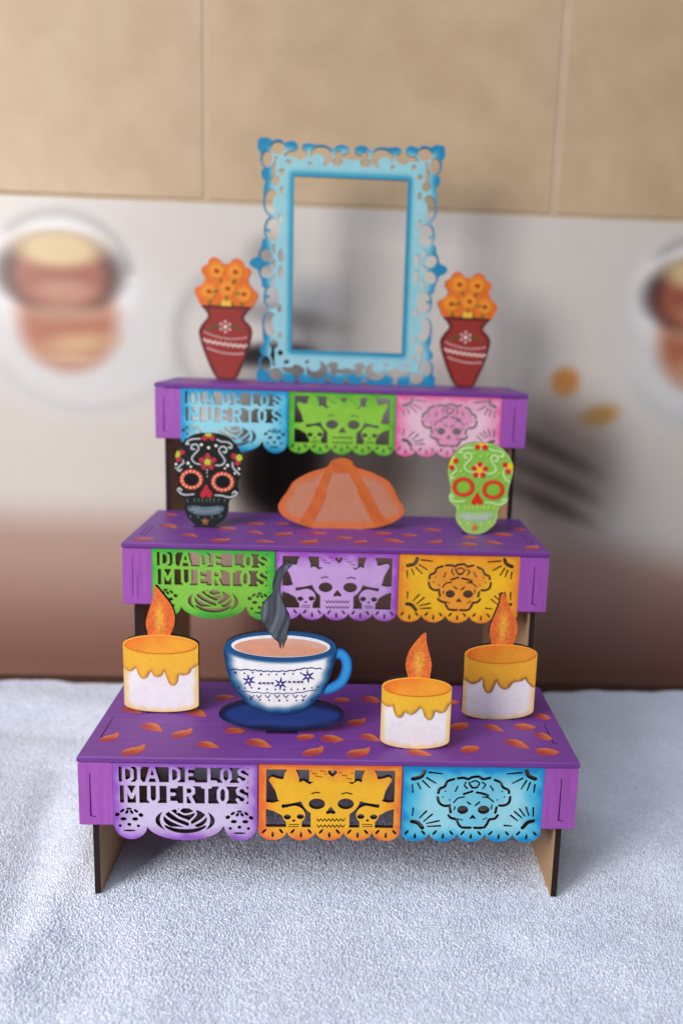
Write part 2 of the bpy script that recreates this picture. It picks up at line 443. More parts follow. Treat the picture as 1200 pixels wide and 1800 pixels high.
def towel_pile():
    me0 = towel.data; P = np.empty(len(me0.vertices)*3, np.float32); me0.vertices.foreach_get('co', P); P = P.reshape(len(ty), len(tx), 3)/MM
    st = 1.02; gx = np.arange(-300, 300, st); gy = np.arange(-108, 272, st); X, Y = np.meshgrid(gx, gy)
    X = (X+rng.uniform(-.5, .5, X.shape)*st).ravel(); Y = (Y+rng.uniform(-.5, .5, Y.shape)*st).ravel()
    k = ~((np.abs(X) < 104) & (Y > 150)) & (np.abs(X) < 135+.62*(Y+115))
    X, Y = X[k], Y[k]; n = len(X)
    fi = (X-tx[0])/1.2; fj = (Y-ty[0])/1.2; i = np.clip(fi.astype(int), 0, len(tx)-2); j = np.clip(fj.astype(int), 0, len(ty)-2); u = (fi-i)[:, None]; v = (fj-j)[:, None]
    B = P[j, i]*(1-u)*(1-v)+P[j, i+1]*u*(1-v)+P[j+1, i]*(1-u)*v+P[j+1, i+1]*u*v
    r = rng.uniform(.55, .85, n); h = rng.uniform(.55, 1.05, n); a = rng.uniform(0, math.tau, n); le = rng.uniform(0, .6, n); la = rng.uniform(0, math.tau, n)
    V = np.zeros((n, 8, 3))
    for q in range(4):
        an = a+q*math.pi/2
        V[:, q, 0] = B[:, 0]+r*np.cos(an); V[:, q, 1] = B[:, 1]+r*np.sin(an); V[:, q, 2] = B[:, 2]-.35
        V[:, 4+q, 0] = B[:, 0]+r*.62*np.cos(an)+le*np.cos(la); V[:, 4+q, 1] = B[:, 1]+r*.62*np.sin(an)+le*np.sin(la); V[:, 4+q, 2] = B[:, 2]+h*(.8+.2*np.cos(an*1.0-la))
    fq = np.array([[0, 1, 5, 4], [1, 2, 6, 5], [2, 3, 7, 6], [3, 0, 4, 7], [4, 5, 6, 7]])
    Fq = (fq[None]+8*np.arange(n)[:, None, None]).reshape(-1, 4)
    me = bpy.data.meshes.new('terry_loops'); me.vertices.add(n*8); me.vertices.foreach_set('co', (V*MM).astype(np.float32).ravel())
    me.loops.add(Fq.size); me.loops.foreach_set('vertex_index', Fq.ravel().astype(np.int32))
    me.polygons.add(len(Fq)); me.polygons.foreach_set('loop_start', np.arange(0, Fq.size, 4, dtype=np.int32)); me.polygons.foreach_set('use_smooth', np.ones(len(Fq), bool))
    me.update(calc_edges=True); me.materials.append(P_TOWEL)
    o = bpy.data.objects.new('terry_loops', me); COL.objects.link(o); o.parent = towel; o['kind'] = 'stuff'
    print('loops', n)
towel_pile()
towel['label'] = 'pale blue-white terry towel spread under the altar'; towel['category'] = 'towel'

# ------------------------------------------------------------------ the altar
Z1, Z2, Z3 = 74.65, 157.0, 240.4
Y1, Y2, Y3, Y4 = 0.0, 90.8, 181.0, 256.0
altar = thing('altar', 'three-tiered purple wooden altar with cut-out banners on each step', 'altar', (0, 0, 0))
boards = []
for (y0, y1, z) in ((Y1, Y2+4, Z1), (Y2, Y3+4, Z2), (Y3, Y4, Z3)):
    boards.append(bevel_box('top_board', -120, 120, y0, y1, z-3, z, P_PURPLE, altar, .55))
prof = [(3.6, -2.5), (3.6, Z1-3.02), (Y2+3.6, Z1-3.02), (Y2+3.6, Z2-3.02), (Y3+3.6, Z2-3.02), (Y3+3.6, Z3-3.02), (Y4-3, Z3-3.02), (Y4-3, -2.5)]
for s in (-1, 1):
    xa, xb = (-114.4, -111.4) if s < 0 else (111.4, 114.4)
    n = len(prof); V = [(xa, y, z) for y, z in prof]+[(xb, y, z) for y, z in prof]
    V += V
    Fc = [tuple(range(n-1, -1, -1))] if True else []
    Fc = [tuple(range(n)), tuple(range(2*n-1, n-1, -1))]
    W = [(2*n+i, 3*n+i, 3*n+(i+1) % n, 2*n+(i+1) % n) for i in range(n)]
    o = mesh_obj('side_panel', V, Fc+W, P_RAW, altar); o.data.materials.append(P_CHAR)
    mi = np.zeros(len(Fc+W), np.int32); mi[2:] = 1; o.data.polygons.foreach_set('material_index', mi)
    import bmesh
    bm = bmesh.new(); bm.from_mesh(o.data); bmesh.ops.recalc_face_normals(bm, faces=bm.faces); bm.to_mesh(o.data); bm.free()

# seams of the tabs in the boards and panels
gs = Grid(-3, 3, -14, 14, .12)
S_SEAM = shape2d(gs, CUT(box(gs, -1.6, 1.6, -12, 12, .2), box(gs, -1.15, 1.15, -11.5, 11.5, .1)), None, .02)
S_LINE = shape2d(gs, U(seg(gs, (-1.3, 11), (-1.3, -11), .2, .36), seg(gs, (-1.3, -11), (1.2, -11.6), .28, .15)), None, .02)
S_LINE2 = shape2d(gs, U(seg(gs, (-1.2, 12), (-1.2, -4), .08, .2), seg(gs, (-1.2, -4), (-1.5, -12), .2, .14), seg(gs, (1.3, 2), (1.3, -11.5), .06, .16)), None, .02)
seam_proto = {}
def seam(parent, S, x, y, z, flat):
    k = id(S)
    if k not in seam_proto:
        o = slab('slot', S, -.06, .3, (60, 20, 80), parent, [P_SEAM]); seam_proto[k] = o
    else:
        o = seam_proto[k].copy(); COL.objects.link(o); o.parent = parent
    o.location = (x*MM, y*MM, z*MM); o.rotation_euler = (math.radians(-90) if flat else 0, 0, 0)
    return o

# --- banner shapes
Ga = Grid(-36, 36, -22, 21, .16)
LET = {'D': [[(0, 0), (0, 1), (.55, 1), (1, .78), (1, .22), (.55, 0), (0, 0)]], 'I': [[(.5, 0), (.5, 1)], [(.2, 0), (.8, 0)], [(.2, 1), (.8, 1)]],
       'A': [[(0, 0), (.38, 1), (.62, 1), (1, 0)], [(.2, .33), (.8, .33)]], 'E': [[(1, 1), (0, 1), (0, 0), (1, 0)], [(0, .52), (.75, .52)]],
       'L': [[(0, 1), (0, 0), (1, 0)]], 'O': [[(.3, 0), (.7, 0), (1, .25), (1, .75), (.7, 1), (.3, 1), (0, .75), (0, .25), (.3, 0)]],
       'S': [[(1, .78), (.72, 1), (.28, 1), (0, .8), (.1, .6), (.9, .4), (1, .2), (.72, 0), (.28, 0), (0, .22)]],
       'M': [[(0, 0), (0, 1), (.5, .3), (1, 1), (1, 0)]], 'U': [[(0, 1), (0, .2), (.3, 0), (.7, 0), (1, .2), (1, 1)]],
       'R': [[(0, 0), (0, 1), (.7, 1), (1, .86), (1, .62), (.7, .5), (0, .5)], [(.5, .5), (1, 0)]], 'T': [[(0, 1), (1, 1)], [(.5, 1), (.5, 0)]]}
def lettering(g, word, z0, z1, r):
    F = None
    for ch, cx, w in word:
        for pl in LET[ch]:
            f = line(g, [(cx+(a-.5)*w, z0+.35+(z1-z0-.7)*b) for a, b in pl], r)
            F = f if F is None else np.minimum(F, f)
    return F
def text_banner():
    g = Ga; A = AFF(.06298, -.00074, -38.07, .00073, -.06932, 23.32)
    X = lambda u: A(u, 300)[0]; Zv = lambda v: A(600, v)[1]
    plate = U(box(g, -34.3, 34.3, -13.5, 19.2, .3), circ(g, -26.0, -12.6, 7.9), circ(g, 26.4, -12.9, 7.9), ell(g, -.3, -12.2, 18.2, 8.6))
    plate = CUT(plate, box(g, -40, 40, -40, -11.6) if False else circ(g, 0, 100, .1))
    notch = U(poly(g, [(-18.2, -13.2), (-19.6, -23), (-16.6, -23)]), poly(g, [(17.9, -13.2), (16.4, -23), (19.4, -23)]))
    plate = CUT(plate, notch)
    wy = 3.6; r1 = [(c, X(u), w) for c, u, w in zip('DIADELOS', (180, 262, 362, 530, 645, 812, 915, 1045), (4.0, 2.4, 5.0, 3.9, 3.2, 3.2, 3.9, 4.2))]
    r2 = [(c, X(u), w) for c, u, w in zip('MUERTOS', (205, 368, 510, 637, 768, 890, 1036), (5.6, 4.2, 3.6, 4.0, 3.6, 3.9, 4.4))]
    w1 = box(g, X(112), X(1085), Zv(205), Zv(92), .25); w2 = box(g, X(118), X(1085), Zv(362), Zv(232), .25)
    F = CUT(plate, CUT(w1, lettering(g, r1, Zv(205), Zv(92), .80)), CUT(w2, lettering(g, r2, Zv(362), Zv(232), .84)))
    # rose
    cx, cz = X(605), Zv(492)
    oval = ell(g, cx, cz, 14.2, 6.9)
    c1 = ell(g, cx, cz+.6, 11.6, 6.6); inner = ell(g, cx, cz+.9, 10.4, 5.6)
    cres = CUT(oval, ell(g, cx, cz+.4, 12.0, 9.0), box(g, cx-4.0, cx+4.0, cz-20, cz+20))
    low = CUT(I(ell(g, cx, cz-1.2, 10.6, 5.6), box(g, -40, 40, -40, cz-2.6)), ell(g, cx, cz+2.3, 13, 6.9))
    ribs = U(line(g, smooth(pts(A, [(440, 440), (500, 490), (620, 540), (680, 540)]), 5, False), .5),
             line(g, smooth(pts(A, [(490, 420), (560, 470), (640, 505), (640, 545)]), 5, False), .55),
             line(g, smooth(pts(A, [(545, 410), (600, 445), (670, 430), (690, 400)]), 5, False), .45),
             line(g, smooth(pts(A, [(790, 430), (730, 490), (640, 540)]), 5, False), .55),
             line(g, smooth(pts(A, [(550, 430), (585, 395), (640, 395), (690, 440), (640, 500)]), 5, False), .45))
    hole = CUT(inner, ribs, box(g, -40, 40, -40, cz-3.4))
    F = CUT(F, cres, low, hole)
    for (u, v) in ((185, 490), (1020, 512)):                       # little sugar skulls
        x, z = A(u, v); hs = [ell(g, x-2.7, z+.7, 1.5, .95), ell(g, x+2.8, z+.7, 1.5, .95), ell(g, x, z-2.2, .95, .9), ell(g, x, z-5.4, 3.0, .5)]
        hs += [ell(g, x-4.4, z-2.9, .8, .75), ell(g, x+4.3, z-2.9, .8, .75), ell(g, x-5.6, z+3.0, 1.2, 1.0, 30), ell(g, x+5.6, z+2.8, 1.2, 1.0, -30)]
        hs += [ell(g, x-3.2, z+5.0, 1.3, .7, 40), ell(g, x-1.0, z+4.4, 1.2, .7, 60), ell(g, x+1.2, z+4.4, 1.2, .7, -60), ell(g, x+3.3, z+4.9, 1.3, .7, -40), ell(g, x, z+6.1, 1.3, .55)]
        F = CUT(F, *hs)
    return F
def scallops(g, F, n=5):
    w = 68.6/n; plate = box(g, -34.3, 34.3, -15.0, 19.3, .3)
    hs = []
    for i in range(n):
        cx = -34.3+w*(i+.5); plate = U(plate, ell(g, cx, -14.8, w/2+.15, 5.6))
        for dx, rot in ((-4.1, -38), (0, 0), (4.1, 38)):
            hs.append(ell(g, cx+dx, -15.6 if dx else -17.4, .62, 1.55, rot))
    return CUT(plate, *hs)
def skull_banner():
    g = Ga; A = AFF(.06388, .00150, -38.84, .00074, -.06978, 23.48)
    base = scallops(g, None)
    win = box(g, A(120, 300)[0], A(1085, 300)[0], A(600, 535)[1], A(600, 102)[1], .2)
    pos = U(ell(g, *A(605, 315), 14.2, 10.6), box(g, A(455, 400)[0], A(748, 400)[0], A(600, 545)[1], A(600, 380)[1], 1.5),
            box(g, A(445, 100)[0], A(785, 100)[0], A(600, 190)[1], A(600, 90)[1], .5))
    for s in (1, -1):
        M = (lambda u, v: A(u, v)) if s > 0 else (lambda u, v: A(1208-u, v))
        bird = poly(g, [M(*p) for p in [(255, 180), (268, 130), (290, 95), (335, 95), (358, 150), (362, 205), (400, 190), (440, 215), (440, 320), (350, 345), (245, 350), (215, 320), (200, 260), (150, 175), (165, 160), (215, 175)]])-.5
        wing = poly(g, [M(*p) for p in [(100, 345), (170, 352), (260, 330), (270, 420), (240, 440), (175, 405), (100, 385)]])-.3
        small = U(ell(g, *M(325, 440), 5.5, 4.9), box(g, min(M(268, 500)[0], M(385, 500)[0]), max(M(268, 500)[0], M(385, 500)[0]), A(600, 545)[1], A(600, 470)[1], .6))
        bow = U(seg(g, M(262, 372), M(365, 352), .75), circ(g, *M(250, 372), 1.05), circ(g, *M(373, 352), 1.05))
        pos = U(pos, CUT(bird, bow), CUT(wing, bow), CUT(small, bow))
    F = CUT(base, CUT(win, pos))
    hs = [ell(g, *A(500, 356), 3.9, 2.85), ell(g, *A(718, 356), 3.9, 2.85)]
    hs.append(poly(g, [A(605, 378), A(640, 420), A(632, 432), A(605, 425), A(578, 432), A(570, 420)])-.15)
    hs += [line(g, smooth(pts(A, [(462, 280), (490, 270), (520, 272)]), 4, False), .32), line(g, smooth(pts(A, [(690, 280), (725, 272), (765, 282)]), 4, False), .32)]
    for v in (475, 522):
        zz = [(500+i*15, v+(13 if i % 2 else -7)) for i in range(15)]
        hs.append(line(g, pts(A, zz), .25))
    hs.append(U(circ(g, *A(600, 118), 1.0), circ(g, *A(636, 118), 1.0), poly(g, [A(584, 124), A(652, 124), A(618, 155)])))
    for i in range(30):
        u = 462+((i*37) % 310); v = 108+((i*23) % 62)
        if abs(u-618) > 48: hs.append(circ(g, *A(u, v), .33))
    for s in (1, -1):
        M = (lambda u, v: A(u, v)) if s > 0 else (lambda u, v: A(1208-u, v))
        hs += [ell(g, *M(277, 455), 1.75, 1.35), ell(g, *M(376, 452), 1.75, 1.35), ell(g, *M(325, 482), .8, .6),
               line(g, [M(290, 512), M(365, 512)], .22), line(g, [M(285, 527), M(360, 528)], .22)]
    return CUT(F, *hs)
def face_banner():
    g = Ga; A = AFF(.07865, .00454, -40.71, .00091, -.08529, 23.63)
    F = scallops(g, None)
    ln = lambda P, r=.68: line(g, smooth(pts(A, P), 4, False), r)
    sl = lambda a, b, r=.5: seg(g, A(*a), A(*b), r, r*.7)
    hs = []
    # corner suns
    for arc, rays in (([(205, 80), (185, 115), (135, 128)], [((235, 88), (315, 97)), ((220, 122), (275, 155)), ((195, 140), (238, 182)), ((165, 155), (180, 190)), ((130, 165), (133, 212))]),
                      ([(835, 80), (850, 110), (890, 128)], [((805, 90), (715, 98)), ((810, 125), (750, 155)), ((835, 140), (803, 190)), ((858, 152), (840, 200)), ((888, 165), (882, 212))]),
                      ([(125, 392), (160, 400), (188, 432)], [((133, 310), (128, 355)), ((215, 328), (172, 370)), ((250, 348), (197, 392)), ((292, 388), (215, 405)), ((300, 420), (220, 424))]),
                      ([(880, 390), (845, 400), (815, 432)], [((740, 355), (782, 388)), ((765, 332), (808, 370)), ((795, 315), (828, 360)), ((835, 305), (852, 355)), ((880, 308), (880, 360)), ((700, 418), (745, 422))])):
        hs.append(line(g, smooth(pts(A, arc), 5, False), 1.05))
        hs += [sl(a, b) for a, b in rays]
    # hair outline in cloud-like strokes, with stencil gaps
    hs += [ln([(412, 125), (450, 122), (475, 130), (500, 118), (545, 115), (565, 130), (610, 122)]), ln([(640, 135), (675, 150), (690, 180), (722, 195), (728, 215)]),
           ln([(735, 240), (728, 275), (700, 292), (668, 293)]), ln([(388, 130), (345, 145), (330, 175), (298, 190), (290, 215)]), ln([(285, 242), (295, 275), (325, 295), (360, 292)])]
    hs += [ln([(360, 305), (365, 335)]), ln([(650, 305), (643, 338)]), ln([(352, 355), (370, 372), (400, 380), (412, 405), (425, 425)]), ln([(658, 355), (640, 375), (605, 382), (592, 408), (575, 430)]),
           ln([(435, 430), (460, 432), (488, 432)]), ln([(512, 432), (540, 434), (562, 432)])]
    # face
    hs += [ell(g, *A(440, 320), 2.7, 2.25), ell(g, *A(570, 320), 2.9, 2.25), poly(g, [A(502, 352), A(520, 375), A(502, 370), A(484, 375)])-.25]
    hs += [ln([(470, 272), (488, 285)], .45), ln([(545, 272), (520, 292)], .45), ln([(385, 275), (410, 248), (450, 240)], .38), ln([(565, 240), (600, 245), (632, 270)], .38),
           ln([(392, 300), (388, 318)], .35), ln([(622, 290), (618, 315)], .35), ln([(448, 222), (480, 212), (500, 205)], .6), ln([(528, 212), (570, 220), (598, 232)], .6)]
    hs += [ln([(410, 375), (440, 385)], .28), ln([(565, 382), (590, 370)], .28)]
    # rose in the hair
    hs += [ln([(460, 150), (452, 170), (470, 188)], .4), ln([(480, 150), (500, 182), (530, 180)], .55), ln([(495, 148), (520, 140), (545, 155), (535, 172)], .4), ln([(562, 150), (582, 165), (565, 188)], .4),
           ln([(410, 175), (395, 205)], .4), ln([(612, 172), (630, 200)], .4)]
    hs += [circ(g, *A(u, v), .42) for u, v in ((335, 205), (318, 240), (360, 258), (685, 205), (700, 240), (655, 258))]
    return CUT(F, *hs)
S_TEXT = shape2d(Ga, text_banner(), 1.1); S_SKULL = shape2d(Ga, skull_banner(), 1.1); S_FACE = shape2d(Ga, face_banner(), 1.1)
def banner_paint(edge, mid, inner, w=9.0, tint=None, seed=0):
    r = np.random.default_rng(seed); ph = r.uniform(0, 6, 4)
    def f(x, z):
        d = np.minimum(np.minimum(34.3-np.abs(x), 19.3-z), (z+20.5)*1.25)
        d = d+.8*np.sin(x*.35+ph[0])+.7*np.sin(z*.5+ph[1])+.5*np.sin((x+z)*.8+ph[2])
        c = mix(edge, mid, sst(d, .2, w*.45)); t = sst(d, w*.3, w*1.3)
        c = c*(1-t[:, None])+np.array(inner, float)*t[:, None]
        if tint is not None:            # the drawn head is sprayed a tone deeper than its ground
            e1 = np.hypot((x+.2)/18.5, (z-5.2)/9.2); e2 = np.hypot((x+.3)/11.5, (z+5.0)/9.5); q = (1-sst(np.minimum(e1, e2), .72, 1.08))*.75
            c = c*(1-q[:, None])+np.array(tint, float)*q[:, None]
        return c
    return f
TINT = [(112, 200, 228), (238, 146, 56), (226, 140, 184)]
BAN = [  # step, column: edge, middle, heart of the airbrushed colour
    [(S_TEXT, (150, 88, 194), (184, 150, 214), (212, 198, 232)), (S_SKULL, (238, 104, 52), (244, 150, 48), (246, 186, 44)), (S_FACE, (20, 140, 208), (76, 188, 224), (156, 220, 236))],
    [(S_TEXT, (62, 178, 66), (112, 196, 66), (136, 206, 74)), (S_SKULL, (166, 84, 200), (188, 134, 218), (208, 168, 230)), (S_FACE, (240, 140, 44), (246, 170, 40), (248, 194, 40))],
    [(S_TEXT, (20, 150, 212), (84, 190, 226), (150, 218, 236)), (S_SKULL, (70, 172, 50), (116, 190, 56), (140, 202, 66)), (S_FACE, (232, 96, 160), (234, 160, 196), (238, 196, 216))]]
BNAME = [['lilac', 'orange', 'blue'], ['green', 'lavender', 'yellow'], ['sky blue', 'lime green', 'pink']]
for k, (y, z) in enumerate(((Y1, Z1), (Y2, Z2), (Y3, Z3))):
    dz = z-Z1
    for j, x in enumerate((-69.4, -.2, 68.9)):
        S, e, m_, h = BAN[k][j]
        o = slab('banner', S, .7+.12*(j == 1), 3.4, banner_paint(e, m_, h, 9.5 if j != 1 else 7.5, TINT[k] if j == 2 else None, seed=k*3+j), altar)
        o.location = (x*MM, y*MM, (52.2+dz)*MM)
        o['label'] = BNAME[k][j]+' banner cut with '+('the words DIA DE LOS MUERTOS and a rose' if j == 0 else 'three skulls and doves' if j == 1 else 'a flower-haired skull')
    for s in (-1, 1):
        xa, xb = (-119.7, -103.6) if s < 0 else (103.3, 119.7)
        e = bevel_box('end_panel', xa, xb, y+.55, y+3.4, 38.9+dz, Z1-3.3+dz, P_PURPLE_V, altar, .6)
        seam(e, S_LINE if (k+s) % 4 else S_LINE2, (s*112.9), y+.55, 55+dz, False)
    for s in (-1, 1):
        if k < 2: seam(boards[k], S_LINE if k == 0 else S_SEAM, s*112.9, y+32, z-.0, True)
# slots that hold the tabs of the figures
gt = Grid(-9, 9, -3, 3, .15); S_TAB = shape2d(gt, box(gt, -8, 8, -2.0, 2.0, .2), None, .02)
for b_, z, L in ((0, Z1, ((-90.7, 52), (41.2, 14.3), (88.9, 50), (-25.9, 29.4))), (1, Z2, ((-80.6, 136), (82.5, 136), (1.4, 142))), (2, Z3, ((-82.1, 238), (84.2, 238), (-20, 240), (24, 240)))):
    for x, y in L: seam(boards[b_], S_TAB, x, y, z, True)
# painted marigold petals on the boards
gp = Grid(-7, 7, -4, 4, .15)
petal_shapes = []
for L in (([(-5.6, .3), (-3.5, 1.7), (-.5, 2.0), (2.5, 1.0), (5.9, -.6), (2.2, -1.3), (-1.5, -1.7), (-4.6, -1.2)]),
          ([(-5.4, -.5), (-4.2, 1.2), (-1, 1.9), (2.6, 1.5), (5.2, 1.9), (3.6, -.3), (.6, -1.7), (-3.2, -1.7)]),
          ([(-4.6, 0), (-3.2, 1.5), (0, 1.9), (3, 1.1), (4.6, .2), (3, -1.3), (-.2, -1.9), (-3.3, -1.5)])):
    petal_shapes.append(shape2d(gp, poly(gp, smooth(L, 4)), .7, .03))
def petal_paint(k):
    def f(x, z):
        t = sst(x*.16+z*.32+.15*np.sin(x*3+k), -.7, .75)
        c = mix((168, 58, 66), (216, 108, 54), t); t2 = sst(z+.25*x*0, .55, 1.5)*.55
        c = c*(1-t2[:, None])+np.array((222, 148, 64), float)*t2[:, None]; t3 = sst(np.abs(x+.6*np.sin(z*2+k)), 3.0, 6.2)*.6
        return c*(1-t3[:, None])+np.array((150, 66, 120), float)*t3[:, None]
    return f
protos = [slab('painted_petal', s, -.10, .35, petal_paint(i), None, [P_PAINT]) for i, s in enumerate(petal_shapes)]
def petals(board, z, L):
    for i, (x, y, rot, k, sc) in enumerate(L):
        p = protos[k]
        if p.parent is None: o = p
        else: o = p.copy(); COL.objects.link(o)
        o.parent = board; o.location = (x*MM, y*MM, z*MM)
        o.rotation_euler = Matrix.Rotation(math.radians(rot), 3, 'Z').to_4x4().to_3x3().to_euler() if False else (math.radians(-90), 0, math.radians(rot))
        o.scale = (sc*1.2, 1, sc*1.95)
P1 = [(-106.9, 53.6, -15, 0), (-91.6, 32.6, -20, 0), (-109.2, 20.3, 30, 1), (-94.3, 6.7, 25, 1), (-74.8, 25.9, 25, 1), (-60.5, 13.7, -10, 0), (-72.6, 51.2, -20, 0), (-60.5, 72.0, 10, 2), (-49.5, 30.0, 0, 2), (-36.1, 16.3, -15, 0), (-13.5, 23.9, 15, 2), (-8.3, 8.0, 20, 1), (-0.3, 22.4, -10, 2), (4.1, 70.7, 10, 2), (20.5, 72.1, -25, 2), (12.7, 42.2, 15, 1), (19.2, 24.3, -20, 0), (13.5, 7.4, 15, 1), (42.7, 8.2, -8, 0), (68.3, 13.2, 20, 2), (66.3, 39.2, 30, 2), (84.1, 37.7, -25, 0), (93.0, 19.6, -25, 0), (100.7, 39.6, 0, 2), (113.0, 52.9, -30, 2), (106.3, 11.2, 0, 2), (64.3, 69.9, 10, 2), (108.2, 28.5, -40, 2)]
P2 = [(-109.7, 99.5, 5, 1), (-102.3, 135.6, -15, 0), (-108.1, 169.3, 0, 2), (-85.7, 112.5, -10, 0), (-66.4, 101.4, 10, 1), (-67.2, 133.2, 0, 2), (-49.5, 124.1, -8, 0), (-41.6, 101.2, 0, 0), (-51.7, 148.2, 5, 2), (-32.1, 121.4, 10, 1), (-35.3, 150.2, 0, 2), (-12.0, 125.2, 0, 2), (-16.1, 102.4, 15, 1), (3.6, 114.7, 0, 2), (13.2, 105.5, 15, 1), (26.6, 129.5, 5, 2), (32.2, 110.4, -8, 0), (42.6, 126.5, 0, 2), (57.2, 110.1, 15, 1), (57.8, 142.6, 0, 2), (75.7, 106.2, 0, 2), (78.8, 124.3, 0, 2), (91.0, 112.2, -10, 0), (100.9, 134.5, 0, 2), (112.5, 101.8, 15, 1), (113.5, 151.0, -10, 2)]
P3 = [(-98, 200, 10, 2), (-62, 215, -15, 0), (-20, 196, 12, 1), (15, 214, 5, 2), (52, 198, -12, 0), (104, 206, 14, 1)]
def tilt(r, k): return math.degrees(math.atan(math.tan(math.radians(r))*k))
petals(boards[0], Z1, [(x, y, tilt(r, 1.5), k, 1.0+.12*math.sin(i*2.3)) for i, (x, y, r, k) in enumerate(P1)])
petals(boards[1], Z2, [(x, y, tilt(r, 2.2), k, .95+.12*math.sin(i*1.7)) for i, (x, y, r, k) in enumerate(P2)])
petals(boards[2], Z3, [(x, y, tilt(r, 2.2), k, .95) for i, (x, y, r, k) in enumerate(P3)])

# ------------------------------------------------------------------ candles
T = 3.0                                     # board thickness of everything that stands on the altar
FR = -T/2                                   # front face
def relief(name, parent, g, F, col, d=.25, base=FR, spacing=None, mats=None, tol=.03):
    return slab(name, shape2d(g, F, spacing, tol), base-d, base+.05, col, parent, mats or [P_PAINT])
def candle(label, loc, A, drip, flame, top, W, rz=0, seed=0, pool=(250, 172, 56), wax=(250, 190, 62), dark=(210, 142, 62)):
    """W = (left, right, bottom corner v, bottom mid v) and top = (v of ellipse centre, half height) in traced units"""
    t = thing('candle', label, 'candle', loc, rz, 0, 'candles on the lowest step')
    ul, ur, vb, vm = W; vt, hv = top
    x0, zc = A(ul, vt); x1, _ = A(ur, vt); cx = (x0+x1)/2; hw = (x1-x0)/2
    zt = A((ul+ur)/2, vt)[1]; a = hv*.043; zb = A((ul+ur)/2, vb)[1]; ab = abs(vm-vb)*.043
    g = Grid(cx-hw-2, cx+hw+2, -1, 78, .16)
    ol = [(cx+hw*math.cos(q), zt+a*math.sin(q)) for q in np.linspace(0, math.pi, 25)]+[(cx+hw*math.cos(q), max(zb+ab*math.sin(q), .02)) for q in np.linspace(math.pi, 2*math.pi, 25)]
    body = poly(g, ol)
    def pb(x, z):
        d = -sample(g, body, x, z)+.35*np.sin(x*.9+seed)+.3*np.sin(z*.8)
        return mix((246, 210, 140), (246, 241, 248), sst(d, .1, 3.6))
    slab('candle_body', shape2d(g, body, .9), FR, -FR, pb, t)
    # melted wax running down
    P = pts(A, drip); low = smooth(P, 4, False)
    region = poly(g, [(x0-2, zt+a+3)]+[(x0-2, low[0][1])]+low+[(x1+2, low[-1][1]), (x1+2, zt+a+3)])
    waxF = I(region, body+.03)
    def pw(x, z):
        d = -sample(g, region, x, z)
        c = mix(dark, wax, sst(d+.25*np.sin(x*2+seed), .1, 1.9)); n = .5+.5*np.sin(x*.7+seed*2+.3*z)
        return c*(1-.22*n[:, None])+np.array((244, 190, 60), float)*.22*n[:, None]
    slab('melted_wax', shape2d(g, waxF, .6), FR-.4, FR+.05, pw, t, [P_PAINT])
    poolF = ell(g, cx, zt-.1, hw*.955, a*.93)
    def pp(x, z):
        k = np.hypot((x-cx)/hw, (z-zt)/a); s = sst(-(x-cx)/hw+(z-zt)/a*.6+.25*np.sin(x*.5+seed), -.5, 1.3)
        c = mix(pool, (246, 124, 44), np.clip(s*.8+sst(k, .75, 1.0)*.5, 0, 1)); return c
    slab('wax_pool', shape2d(g, poolF, .8), FR-.62, FR+.05, pp, t, [P_PAINT])
    ringF = CUT(ell(g, cx, zt-.1, hw*.965, a*.95), ell(g, cx, zt+.25, hw*.955, a*.93), box(g, -99, 99, zt+.2, 200))
    relief('pool_rim', t, g, ringF, (214, 120, 34), .66)
    fl = pts(A, flame); flF = poly(g, smooth(fl, 5))
    fz0 = min(p[1] for p in fl); fz1 = max(p[1] for p in fl); fx = np.mean([p[0] for p in fl])
    def pf(x, z):
        d = -sample(g, flF, x, z); h = (z-fz0)/(fz1-fz0)
        core = np.exp(-((x-fx)/2.4)**2-((h-.36)/.3)**2)
        c = mix((230, 108, 46), (242, 172, 62), np.clip(core*1.1, 0, 1)); e = 1-sst(d, .0, .5)
        return c*(1-.55*e[:, None])+np.array((238, 120, 84), float)*.55*e[:, None]
    slab('flame', shape2d(g, flF, .6), FR-.12, -FR-.1, pf, t, [P_GLITTER, P_CHAR])
    return t
A_L = AFF(.04171, -.00068, -23.93, .00081, -.04433, 72.00)
A_M = AFF(.03949, .00169, -24.87, .00068, -.04187, 63.23)
A_R = AFF(.04213, .00260, -27.73, .00079, -.04413, 73.72)
candle('white candle with thick yellow wax drips, at the left end of the lowest step', (-90.7, 52, Z1-.1), A_L,
       [(125, 1020), (150, 1075), (210, 1105), (265, 1070), (285, 1060), (310, 1140), (360, 1195), (420, 1175), (455, 1110), (475, 1110), (500, 1160), (545, 1175), (600, 1155), (630, 1100), (650, 1150), (690, 1250), (735, 1285), (790, 1250), (815, 1150), (870, 1155), (940, 1130), (975, 1070), (1020, 1045), (1055, 1020)],
       [(520, 60), (640, 190), (720, 300), (762, 420), (755, 540), (715, 640), (680, 690), (460, 690), (430, 620), (408, 530), (425, 420), (470, 290), (505, 180)],
       (775, 122), (125, 1055, 1520, 1625), 0, 1)
candle('small white candle with yellow wax, nearest the front, right of the cup', (41.2, 14.3, Z1-.1), A_M,
       [(150, 940), (175, 965), (225, 990), (275, 980), (290, 1040), (320, 1105), (360, 1125), (405, 1100), (425, 1055), (450, 1065), (510, 1085), (570, 1050), (610, 1005), (640, 1010), (670, 1100), (725, 1150), (780, 1110), (805, 1040), (860, 1060), (925, 1040), (960, 980), (985, 945), (1020, 920)],
       [(685, 80), (700, 200), (735, 340), (762, 470), (745, 580), (715, 670), (490, 670), (465, 590), (442, 490), (455, 390), (500, 280), (590, 160)],
       (745, 115), (150, 1012, 1400, 1515), -2, 2.4, (252, 164, 52), (250, 192, 54), (186, 134, 64))
